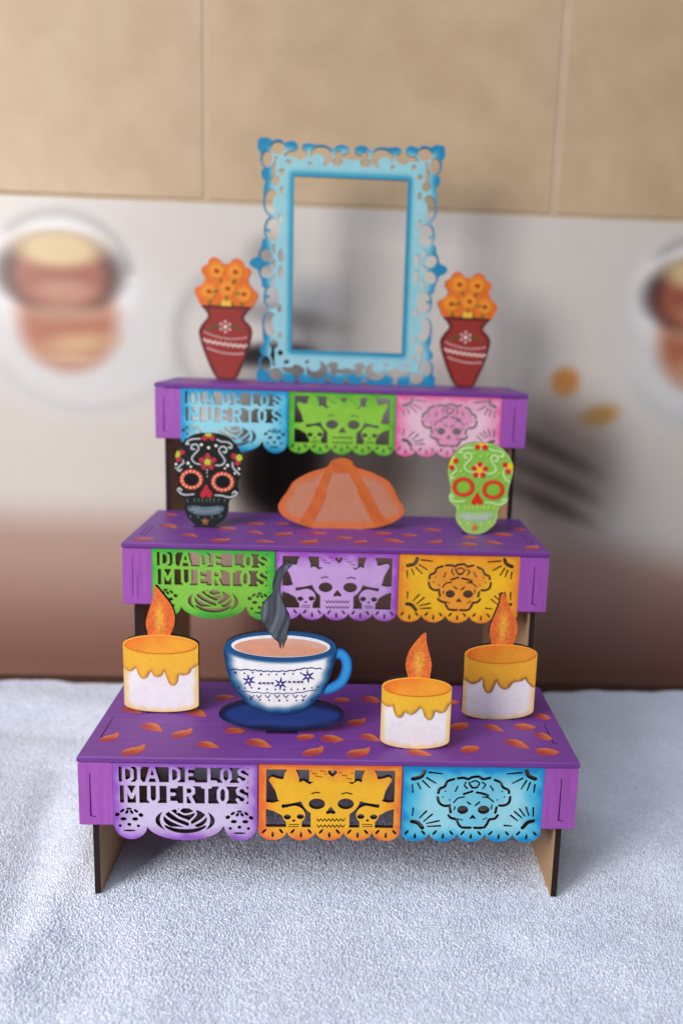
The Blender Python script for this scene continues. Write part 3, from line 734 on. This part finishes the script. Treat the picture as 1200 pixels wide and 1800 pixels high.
candle('white candle with brown-edged wax drips at the right end of the lowest step', (88.9, 50, Z1-.1), A_R,
       [(110, 1150), (150, 1190), (210, 1210), (290, 1180), (325, 1150), (335, 1250), (365, 1310), (400, 1330), (450, 1305), (490, 1220), (505, 1180), (535, 1240), (600, 1285), (665, 1265), (715, 1205), (770, 1190), (830, 1180), (870, 1155), (900, 1200), (950, 1255), (1000, 1262), (1040, 1240)],
       [(590, 90), (640, 150), (690, 280), (745, 380), (775, 500), (760, 620), (720, 715), (700, 740), (470, 740), (440, 660), (420, 580), (440, 470), (500, 330), (545, 220), (560, 130)],
       (840, 125), (110, 1030, 1560, 1680), 2, 4.1, (240, 156, 48), (246, 176, 54), (160, 100, 52))

# ------------------------------------------------------------------ cup and saucer
cup = thing('coffee_cup', 'flat painted white and blue cup of coffee with grey steam on a blue saucer', 'cup', (-25.9, 29.4, Z1-.1))
A = AFF(.05888, .00071, -33.53, .00114, -.06219, 91.87)
g = Grid(-34, 36, -1, 94, .18)
sauF = ell(g, *A(552, 1325), 31.4, 8.7)
def ps(x, z):
    d = -sample(g, sauF, x, z); c = mix((10, 22, 60), (28, 56, 124), sst(d+.6*np.sin(x*.25), .5, 4.5))
    w = np.exp(-((z-5.5)/1.6)**2)*.35; return c*(1-w[:, None])+np.array((44, 80, 150), float)*w[:, None]
sau = slab('saucer', shape2d(g, np.maximum(sauF, .0-g.Z), 1.0), FR, -FR, ps, cup)
bodyL = [(68, 745), (75, 830), (95, 940), (130, 1050), (185, 1140), (270, 1230), (370, 1290), (480, 1318), (590, 1316), (700, 1295), (810, 1235), (890, 1150), (950, 1040), (985, 930), (1012, 820), (1015, 750), (980, 690), (880, 645), (740, 618), (545, 608), (350, 620), (200, 650), (110, 690)]
bodF = poly(g, smooth(pts(A, bodyL), 4))
cofF = ell(g, *A(548, 745), 22.9, 4.9); rimI = ell(g, *A(548, 735), 24.4, 5.8)
hF = CUT(line(g, smooth(pts(A, [(985, 815), (1050, 800), (1098, 860), (1100, 950), (1060, 1040), (985, 1090), (930, 1105)]), 6, False), 2.6))
def pc(x, z):
    d = -sample(g, bodF, x, z)+.3*np.sin(x*.7)+.3*np.sin(z*.9)
    rd = sample(g, ell(g, *A(548, 742), 27.9, 7.8), x, z)
    c = mix((14, 54, 104), (250, 250, 254), sst(d, .8, 6.0))
    mid = np.exp(-((d-2.2)/1.0)**2)*.5; c = c*(1-mid[:, None])+np.array((64, 150, 200), float)*mid[:, None]
    t = 1-sst(rd, -.4, 1.6); return c*(1-t[:, None])+np.array((26, 82, 136), float)*t[:, None]
body = slab('cup_body', shape2d(g, bodF, .7), FR-.5, -FR, pc, cup)
def ph(x, z):
    d = -sample(g, hF, x, z); return mix((22, 96, 176), (52, 152, 226), sst(d, .2, 1.6))
slab('handle', shape2d(g, hF, .7), FR-.1, -FR-.05, ph, cup)
B0 = FR-.5
relief('inner_wall', cup, g, rimI, (236, 240, 246), .12, B0)
def pco(x, z):
    t = sst(z+.12*x+.5*np.sin(x*.5), 46.2, 51); return mix((222, 156, 130), (220, 172, 158), t)
relief('coffee', cup, g, cofF, pco, .2, B0, 1.0)
# painted border and flowers
def wavy(P, amp, n):
    out = []
    Q = smooth(pts(A, P), 10, False)
    for i, (x, z) in enumerate(Q): out.append((x, z+amp*abs(math.sin(i*n))))
    return out
navy = (40, 42, 120)
relief('scallop_line', cup, g, line(g, wavy([(125, 935), (300, 940), (400, 950), (520, 952), (650, 945), (760, 925), (890, 930)], .55, .62), .26), navy, .16, B0)
relief('scallop_line', cup, g, line(g, wavy([(195, 1105), (350, 1122), (520, 1130), (680, 1125), (850, 1098)], -.5, .62), .2), (80, 84, 140), .16, B0)
for (u, v, r, ro) in ((278, 1025, 3.0, 10), (545, 1052, 3.1, -4), (775, 990, 3.2, 6)):
    x, z = A(u, v); F = None
    for k in range(6):
        a = math.radians(90+ro+60*k); f = seg(g, (x+.5*math.cos(a), z+.5*math.sin(a)), (x+r*math.cos(a), z+r*math.sin(a)), .62, .22); F = f if F is None else np.minimum(F, f)
    s_ = relief('star_flower', cup, g, F, (42, 34, 140), .2, B0)
    relief('flower_centre', s_, g, circ(g, x, z, .62), (232, 232, 250), .3, B0)
dots = [(165, 957), (240, 962), (310, 958), (380, 972), (445, 975), (510, 972), (575, 968), (650, 968), (715, 960), (190, 1085), (245, 1088), (300, 1085), (362, 1092), (430, 1098), (500, 1100), (575, 1103), (635, 1100), (690, 1100), (745, 1095), (810, 1088), (860, 1080),
        (292, 1183), (370, 1188), (447, 1192), (533, 1195), (600, 1195), (678, 1195), (735, 1193), (805, 1190)]
F = U(*[circ(g, *A(u, v), .42 if i % 3 else .55) for i, (u, v) in enumerate(dots)])
vs = []
for u in (300, 360, 435, 515, 590, 670, 740):
    vs += [seg(g, A(u-20, 1150), A(u, 1172), .2), seg(g, A(u+20, 1150), A(u, 1172), .2)]
for u in (370, 405, 440, 475, 620, 660, 695, 725):
    dv = -10 if u > 600 else 0
    vs += [seg(g, A(u-12, 1050+dv), A(u+10, 1042+dv), .26), seg(g, A(u-8, 1040+dv), A(u+8, 1058+dv), .2)]
o = relief('painted_dots', cup, g, U(F, *vs), (44, 46, 110), .18, B0); o['kind'] = 'stuff'
# steam
stL = [(655, 55), (600, 110), (560, 180), (545, 270), (560, 340), (590, 420), (625, 500), (610, 590), (600, 660), (575, 720), (565, 752), (560, 690), (545, 755), (525, 700), (490, 670), (450, 620), (400, 540), (380, 460), (395, 390), (440, 330), (480, 290), (480, 220), (500, 140), (550, 75), (620, 48)]
stF = poly(g, smooth(pts(A, stL), 4))
def pst(x, z):
    q = x-.18*z+ .8*np.sin(z*.28)
    t = .5+.3*np.sin(q*.8+.6*np.sin(z*.25))+.2*np.sin(q*2.1+1+.9*np.sin(z*.15)); d = -sample(g, stF, x, z)
    c = mix((52, 58, 68), (128, 138, 148), t*.8); e = 1-sst(d, .1, 1.1); return c*(1-.6*e[:, None])+np.array((40, 46, 56), float)*.6*e[:, None]
slab('steam', shape2d(g, stF, .6), FR-.85, FR+.6, pst, cup, [P_PAINT, P_CHAR])

# ------------------------------------------------------------------ sugar skulls
def sugar_skull(label, loc, rz, C, A):
    t = thing('sugar_skull', label, 'skull', loc, rz, 0, 'painted skulls on the middle step')
    g = Grid(-22, 22, -1, 60, .14)
    out = [(600, 90), (760, 105), (900, 165), (1000, 260), (1075, 390), (1090, 500), (1065, 640), (1040, 740), (1020, 830), (1040, 900), (1010, 970), (930, 1010), (895, 1080), (895, 1180), (860, 1270), (790, 1340), (700, 1400), (580, 1420), (460, 1400), (380, 1330), (310, 1240), (285, 1150), (290, 1060), (265, 1000), (190, 940), (175, 860), (200, 760), (175, 650), (150, 540), (155, 420), (190, 310), (260, 210), (370, 130), (480, 95)]
    F = poly(g, smooth(pts(A, out), 3)); F = np.maximum(F, -g.Z)
    def pb(x, z):
        d = -sample(g, F, x, z); c = mix(C['edge'], C['base'], sst(d+.2*np.sin(x+z), .1, 1.6))
        j = 1-sst(z, 8, 20); return c*(1-.5*j[:, None])+np.array(C['jaw'], float)*.5*j[:, None]
    slab('skull_board', shape2d(g, F, .9), FR, -FR, pb, t)
    rel = lambda n, f, c, d=.3, p=t, m=P_GLOSS: relief(n, p, g, I(f, F+.05), c, d, FR, None, [m], .02)
    # flowers: petals round a yellow heart
    for (u, v, R, r, ks) in ((604, 488, 4.3, 1.75, (90, 162, 234, 306, 18)), (615, 95, 4.1, 1.8, (230, 310)), (182, 375, 3.8, 1.75, (20, 285)), (1045, 430, 3.9, 1.8, (165, 250))):
        x, z = A(u, v); f = I(circ(g, x, z, 1.95), F+.05)
        fl = relief('flower', t, g, f, C['heart'], .5, FR, None, [P_GLOSS], .02)
        for k in ks:
            a = math.radians(k); rel('petal', ell(g, x+R*.82*math.cos(a), z+R*.82*math.sin(a), r, r*.88, k), C['petal'], .42, fl)
        lv = None
        for k in ks:
            a = math.radians(k+36); f = seg(g, (x+2.6*math.cos(a), z+2.6*math.sin(a)), (x+4.4*math.cos(a), z+4.4*math.sin(a)), .5, .22); lv = f if lv is None else np.minimum(lv, f)
        rel('leaf', lv, C['leaf'], .25, fl)
    # eye rings with beads
    for (u, v) in ((380, 730), (815, 768)):
        x, z = A(u, v); f = CUT(ell(g, x, z, 6.9, 6.1), ell(g, x, z, C['hole'][0], C['hole'][1]))
        er = rel('eye_ring', f, C['ring'], .25)
        rel('eye_socket', ell(g, x, z, C['hole'][0]-.4, C['hole'][1]-.4), C['socket'], .12)
        bd = U(*[circ(g, x+5.6*math.cos(k*math.tau/15), z+4.95*math.sin(k*math.tau/15), C['bead_r']) for k in range(15)])
        b_ = rel('bead', bd, C['bead'], .55, er); b_['kind'] = 'stuff'
    n = smooth(pts(A, [(585, 800), (620, 860), (670, 930), (655, 980), (610, 985), (585, 955), (560, 985), (515, 980), (503, 935), (545, 865)]), 4)
    rel('nose', poly(g, n), C['nose'], .4)
    # scrolls
    sw = [[(500, 165), (400, 170), (335, 195), (310, 235), (345, 235)], [(735, 175), (790, 205), (880, 215), (935, 250), (930, 295), (895, 285)],
          [(500, 520), (430, 500), (385, 440), (420, 380), (475, 320), (475, 265), (430, 240), (385, 260), (380, 300), (420, 310)],
          [(720, 535), (800, 530), (845, 475), (810, 410), (765, 340), (775, 290), (825, 275), (865, 310), (855, 355), (820, 350)],
          [(265, 460), (270, 500), (215, 545), (190, 590), (215, 610), (240, 590)], [(950, 500), (955, 560), (1000, 620), (1045, 660)],
          [(410, 935), (320, 945), (240, 930), (190, 875), (215, 850), (240, 880)], [(710, 955), (800, 960), (900, 985), (980, 965), (1015, 930), (985, 905), (955, 930)]]
    for s in sw: rel('scroll', line(g, smooth(pts(A, s), 5, False), (.42, .52)), C['white'], .3)
    dt = [(518, 248, .85), (618, 290, .85), (720, 262, .85), (335, 502, .9), (373, 552, .7), (882, 537, .9), (845, 578, .6), (168, 515, .75), (162, 568, .5), (1040, 585, .75), (983, 650, .6), (595, 640, .35), (597, 690, .35), (597, 600, .45)]
    d_ = rel('dot', U(*[circ(g, *A(u, v), r) for u, v, r in dt]), C['dots'], .4); d_['kind'] = 'stuff'
    # jaw: teeth marks, mouth, little star on the chin
    tm = U(*[seg(g, A(u, 1005+abs(u-590)*.03), A(u+(590-u)*.06, 1055), .5, .2) for u in (320, 420, 475, 530, 590, 640, 695, 760, 850)])
    m_ = rel('tooth_mark', tm, C['tooth'], .25); m_['kind'] = 'stuff'
    mo = poly(g, smooth(pts(A, [(330, 1110), (450, 1100), (590, 1130), (730, 1105), (830, 1120), (810, 1190), (700, 1230), (580, 1240), (450, 1225), (350, 1180)]), 4))
    mouth = rel('mouth', mo, C['mouth'], .2, t, P_PAINT)
    gr = U(*[seg(g, A(u, 1125+abs(u-580)*-.02), A(u+6, 1150), .36) for u in range(400, 770, 42)], *[seg(g, A(u, 1180), A(u, 1212), .3) for u in range(430, 760, 40)],
           line(g, smooth(pts(A, [(340, 1150), (460, 1165), (580, 1178), (700, 1166), (815, 1150)]), 4, False), .25))
    g_ = rel('tooth', gr, C['grille'], .35, mouth); g_['kind'] = 'stuff'
    cr = U(*[seg(g, A(u, 1255+ (abs(u-570)*-.08)), A(u+8, 1280+(abs(u-570)*-.1)), .5) for u in (360, 470, 660, 780)])
    rel('chin_mark', cr, C['tooth'], .22)
    x, z = A(570, 1325); stc = U(*[seg(g, (x, z), (x+1.9*math.cos(math.radians(90+72*k)), z+1.9*math.sin(math.radians(90+72*k))), .6, .4) for k in range(5)])
    rel('chin_star', stc, C['star'], .35)
    return t
A_SB = AFF(.04234, -.00023, -24.05, .00116, -.04322, 60.47)
A_SG = AFF(.0418, .0004, -24.2, .0012, -.0424, 59.6)
sugar_skull('black sugar skull with red flowers and orange beaded eyes on the middle step', (-80.6, 136, Z2-.1), 3,
    dict(edge=(14, 20, 22), base=(22, 24, 28), jaw=(20, 38, 42), heart=(196, 206, 60), petal=(196, 52, 72), leaf=(60, 84, 50), ring=(206, 66, 34), socket=(18, 22, 32), bead=(250, 176, 142), bead_r=.82,
         hole=(4.4, 3.9), nose=(196, 50, 62), white=(196, 204, 206), dots=(240, 238, 236), tooth=(84, 108, 84), mouth=(82, 104, 116), grille=(150, 164, 174), star=(176, 110, 60)), A_SB)
sugar_skull('lime green sugar skull with red flowers and red-ringed eyes on the middle step', (82.5, 136, Z2-.1), -2,
    dict(edge=(166, 206, 116), base=(134, 194, 76), jaw=(168, 208, 128), heart=(236, 206, 40), petal=(222, 48, 30), leaf=(250, 214, 190), ring=(214, 58, 40), socket=(134, 196, 60), bead=(232, 96, 66), bead_r=.5,
         hole=(4.2, 3.7), nose=(226, 50, 24), white=(206, 236, 170), dots=(178, 218, 90), tooth=(204, 226, 110), mouth=(160, 190, 150), grille=(196, 212, 200), star=(220, 110, 44)), A_SG)

# ------------------------------------------------------------------ bread of the dead
bread = thing('bread', 'orange-brown flat painted bread bun with bone-shaped strips between the two skulls', 'bread', (1.4, 142, Z2-.1))
A = AFF(.06957, .00169, -42.92, .00186, -.07076, 47.86)
g = Grid(-42, 42, -1, 46, .2)
bl = [(45, 500), (75, 430), (125, 365), (190, 270), (330, 195), (470, 150), (515, 95), (600, 70), (685, 92), (725, 150), (850, 190), (1000, 265), (1055, 335), (1095, 420), (1150, 510), (1125, 590), (960, 670), (700, 700), (400, 692), (230, 650), (90, 580)]
F = np.maximum(poly(g, smooth(pts(A, bl), 4)), -g.Z)
def pbr(x, z):
    d = -sample(g, F, x, z); c = mix((212, 108, 54), (196, 130, 102), sst(d+.6*np.sin(x*.4), 1.0, 6.0)); return c
slab('bread_board', shape2d(g, F, 1.1), FR, -FR, pbr, bread)
def pbs(x, z): return mix((208, 106, 48), (198, 98, 44), .5+.5*np.sin(x*.5+z*.4))
knob = I(U(ell(g, *A(600, 130), 7.2, 4.6), ell(g, *A(600, 165), 9.6, 2.6)), F+.1)
relief('knob', bread, g, knob, pbs, .25, FR, 1.2)
for L in ([(490, 190), (440, 300), (400, 430), (330, 560), (270, 660)], [(690, 190), (760, 300), (820, 420), (890, 560), (960, 650)]):
    P = smooth(pts(A, L), 4, False); f = line(g, P, (2.2, 4.0)); w = line(g, P[6:12], 3.4)
    relief('bone_strip', bread, g, I(U(f, w), F+.1), pbs, .2, FR, 1.2)
f = I(F+.1, CUT(box(g, -60, 60, -5, A(600, 640)[1]), circ(g, 0, -99, .1))); relief('base_band', bread, g, f, (214, 114, 66), .14, FR)

# ------------------------------------------------------------------ flower vases
def vase(label, loc, A, rz):
    t = thing('flower_vase', label, 'vase', loc, rz, 0, 'painted vases on the top step')
    g = Grid(-24, 26, -1, 84, .17)
    vl = [(195, 700), (225, 755), (265, 815), (262, 868), (215, 920), (170, 985), (150, 1050), (165, 1150), (205, 1280), (260, 1430), (310, 1550), (360, 1640), (420, 1690), (620, 1690), (675, 1620), (720, 1510), (765, 1400), (810, 1260), (842, 1130), (850, 1040), (820, 970), (760, 905), (742, 862), (790, 790), (832, 745), (820, 722), (510, 705)]
    F = np.maximum(poly(g, smooth(pts(A, vl), 3)), -g.Z)
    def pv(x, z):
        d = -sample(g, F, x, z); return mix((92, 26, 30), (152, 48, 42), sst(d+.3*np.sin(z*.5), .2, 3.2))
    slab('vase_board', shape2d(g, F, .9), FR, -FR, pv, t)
    white = (244, 214, 208)
    for v0, r, bend in ((1085, .6, 60), (1300, .6, 40)):
        hw = 290 if v0 < 1200 else 245
        f = U(*[circ(g, *A(500+k*hw/6.5, v0+bend*(1-(k/6.5)**2)*.9+k*6), r) for k in range(-6, 7)])
        o = relief('dot_row', t, g, I(f, F+.3), white, .4, FR, None, [P_GLOSS]); o['kind'] = 'stuff'
    f = U(*[circ(g, *A(500+k*34, 1195+18*(k % 2)+k*5+14*(1-(k/8)**2)), .95) for k in range(-8, 9)])
    relief('wave_band', t, g, I(f, F+.3), (240, 206, 200), .4, FR, None, [P_GLOSS])
    x, z = A(500, 985); fl = relief('blossom', t, g, circ(g, x, z, 1.25), (250, 230, 224), .5, FR, None, [P_GLOSS])
    for k in range(6):
        a = math.radians(90+60*k); relief('blossom_petal', fl, g, circ(g, x+3.4*math.cos(a), z+3.4*math.sin(a), .85), (244, 206, 200), .45, FR, None, [P_GLOSS])
    for P in ([(405, 975), (370, 985), (290, 1010), (250, 1035)], [(590, 980), (630, 985), (690, 1020), (740, 1055)]):
        relief('painted_leaf', t, g, line(g, smooth(pts(A, P), 4, False), (1.4, .3)), (96, 84, 40), .2)
    # marigolds
    fl = [(195, 705), (140, 615), (95, 525), (120, 470), (200, 430), (238, 350), (195, 285), (190, 225), (215, 190), (270, 170), (290, 110), (355, 75), (420, 110), (455, 155), (510, 165), (560, 155), (590, 115), (650, 95), (720, 130), (750, 200), (810, 220), (835, 280), (795, 370), (840, 460), (900, 520), (930, 575), (900, 640), (860, 710), (830, 742), (510, 715)]
    Ff = poly(g, smooth(pts(A, fl), 3))
    ctr = [A(385, 255), A(630, 270), A(285, 520), A(530, 485), A(745, 560)]
    def pfl(x, z):
        m = np.min(np.stack([np.hypot(x-a, z-b) for a, b in ctr]), 0); d = -sample(g, Ff, x, z)
        c = mix((240, 166, 44), (226, 112, 38), sst(m+.5*np.sin(x*1.3+z), 3.2, 6.8)); e = 1-sst(d, .1, .8)
        return c*(1-.6*e[:, None])+np.array((206, 92, 44), float)*.6*e[:, None]
    bq = slab('marigold_bunch', shape2d(g, CUT(Ff, F-.02), .8), FR, -FR, pfl, t)
    for i, (x, z) in enumerate(ctr):
        f = None
        for k in range(6):
            a = math.radians(60*k+20*i); q = circ(g, x+3.5*math.cos(a), z+3.5*math.sin(a), 2.2); f = q if f is None else np.minimum(f, q)
        def pm(px, pz, x=x, z=z): return mix((240, 160, 46), (230, 130, 40), sst(np.hypot(px-x, pz-z), 2, 5.6))
        mg = relief('marigold', bq, g, I(f, Ff+.5), pm, .3+.06*i, FR, 1.0)
        relief('marigold_centre', bq, g, ell(g, x, z, 1.9, 1.6), (186, 62, 22), .75, FR)
    lf = U(*[ell(g, *A(u, v), 2.0, .75, ro) for u, v, ro in ((430, 375, -50), (605, 390, 55), (365, 520, 30), (660, 550, 10), (430, 685, 70), (590, 690, -70), (705, 690, 80), (290, 665, 80), (510, 620, 90))])
    relief('green_leaf', bq, g, I(lf, Ff+.3), (128, 120, 40), .8, FR)
    relief('yellow_bloom', bq, g, I(ell(g, *A(510, 680), 4.2, 2.4), Ff+.2), (244, 190, 70), .7, FR)
    return t
A_V = AFF(.05213, -.00006, -26.48, .00180, -.05131, 86.2)
vase('red flat vase of orange marigolds standing left of the blue frame', (-82.1, 238, Z3-.1), A_V, 0)
A_V2 = AFF(.0505, .0004, -25.6, .0014, -.0490, 82.6)
vase('red flat vase of orange marigolds standing right of the blue frame', (84.2, 238, Z3-.1), A_V2, 1)

# ------------------------------------------------------------------ ornate blue frame
fr = thing('picture_frame', 'empty ornate sky-blue cut-out frame standing on the top step', 'frame', (1.6, 240, Z3-.1))
g = Grid(-70, 70, -1, 163, .24)
zc = 80.1; HW, HH = 38.5, 57.7                       # window half sizes
def sym(fn, x, z, *a):                               # a feature mirrored to all four quarters
    out = None
    for sx in (1, -1):
        for sz in (1, -1):
            f = fn(sx, sz, x, z, *a); out = f if out is None else np.minimum(out, f)
    return out
E_ = lambda sx, sz, x, z, a, b, r=0: ell(g, sx*x, zc+sz*z, a, b, r*sx*sz)
solid = box(g, -50.2, 50.2, zc-69.8, zc+69.8, 3)
lobes = [(58.6, 76.9, 3.5, 3.5), (60.6, 79.0, 1.5, 1.5), (61.0, 74.6, 1.4, 1.4), (56.4, 79.4, 1.4, 1.2), (40.0, 76.8, 3.7, 3.2), (56.6, 58.2, 3.9, 4.0), (55.4, 49.2, 3.2, 4.4), (29.2, 76.4, 4.4, 2.4), (6.8, 75.8, 5.0, 3.0),
         (56.4, 13.2, 3.3, 4.4), (63.2, 0, 3.6, 3.6), (66.2, 0, 1.3, 1.3), (48, 76, 4, 3)]
def SU(a, b, k):
    h = np.clip(.5+.5*(b-a)/k, 0, 1); return b*(1-h)+a*h-k*h*(1-h)

hoops = [(49.4, 74.8, 5.0, 4.2, 0), (56.4, 67.8, 3.6, 5.2, 0), (20.4, 71.0, 7.6, 6.2, 0), (53.4, 40.6, 4.6, 8.2, 0), (52.4, 22.4, 4.8, 7.6, 0), (56.4, 5.4, 4.6, 3.9, 38)]
for l in hoops: solid = SU(solid, sym(E_, l[0], l[1], l[2]+1.2, l[3]+1.2, l[4]), 1.6)
for l in lobes: solid = SU(solid, sym(E_, *l), 3.4)
solid = U(solid, box(g, -20, 20, 0, 7, 1.5), box(g, -57, 57, 0.0, 3.4, 1.0))
# scooped outline between the hoops
scoop = [sym(E_, *l) for l in [(61.5, 53.4, 3.6, 2.4), (60.6, 31.2, 4.0, 2.2), (60.5, 17.6, 3.2, 1.8), (34.4, 79.6, 2.0, 3.4), (12.6, 78.8, 1.9, 3.0), (0, 79.2, 1.9, 3.2), (60.4, 62.4, 2.0, 1.2), (44.8, 80.4, 1.4, 2.0)]]
holes = [sym(E_, *l) for l in hoops]
holes += [sym(E_, *l) for l in [(34.2, 70.7, 3.9, 2.7, -22), (46.4, 60.0, 1.9, 1.9, 0), (50.8, 54.2, 2.9, 3.0, 0), (9.4, 67.6, 3.8, 2.5, 0), (0, 71.4, 2.9, 2.3, 0), (46.6, 5.4, 1.9, 4.3, 0), (8.6, 73.6, 1.8, 1.5, 0),
                                    (47.2, 29.6, 1.6, 3.0, 0), (46.6, 48, 1.4, 2.4, 0), (42.0, 66.2, 2.0, 1.4, 30), (27.4, 65.6, 1.8, 1.2, 20)]]
solid = CUT(solid, *holes)
for l in scoop[:]: solid = CUT(solid, I(l, sym(E_, 0, 76, 300, 3.0, 0) if False else l))
solid = U(solid, sym(E_, 22.6, 67.8, 4.6, 4.4, 0), sym(E_, 49.6, 39.4, 3.0, 5.2, 0), sym(E_, 49.6, 74.6, .9, 4.4, 60) if False else sym(E_, 55.6, 22.0, 1.3, 1.3, 0))       # tongues inside the big hoops
solid = CUT(solid, box(g, -HW, HW, zc-HH, zc+HH, .4))
solid = np.maximum(solid, -g.Z)
def pfr(x, z):
    dx = np.abs(x)-HW; dz = np.abs(z-zc)-HH; din = np.where((dx > 0) & (dz > 0), np.hypot(np.maximum(dx, 0), np.maximum(dz, 0)), np.maximum(dx, dz))
    out = np.maximum((np.abs(x)-52)/9, (np.abs(z-zc)-71)/9)
    c = mix((32, 142, 178), (150, 204, 214), sst(din, .3, 5.5)); t = sst(out+.12*np.sin(x*.3)+.12*np.sin(z*.24), .0, .75)
    c = c*(1-t[:, None])+np.array((22, 132, 178), float)*t[:, None]
    return c
slab('frame_board', shape2d(g, solid, 1.6, .05), FR, -FR, pfr, fr)
def lip(x, z): return np.tile(np.array((40, 160, 204), float), (len(x), 1))
relief('inner_lip', fr, g, CUT(box(g, -HW-1.4, HW+1.4, zc-HH-1.4, zc+HH+1.4, .8), box(g, -HW+.02, HW-.02, zc-HH+.02, zc+HH-.02, .4)), (44, 152, 190), .5)
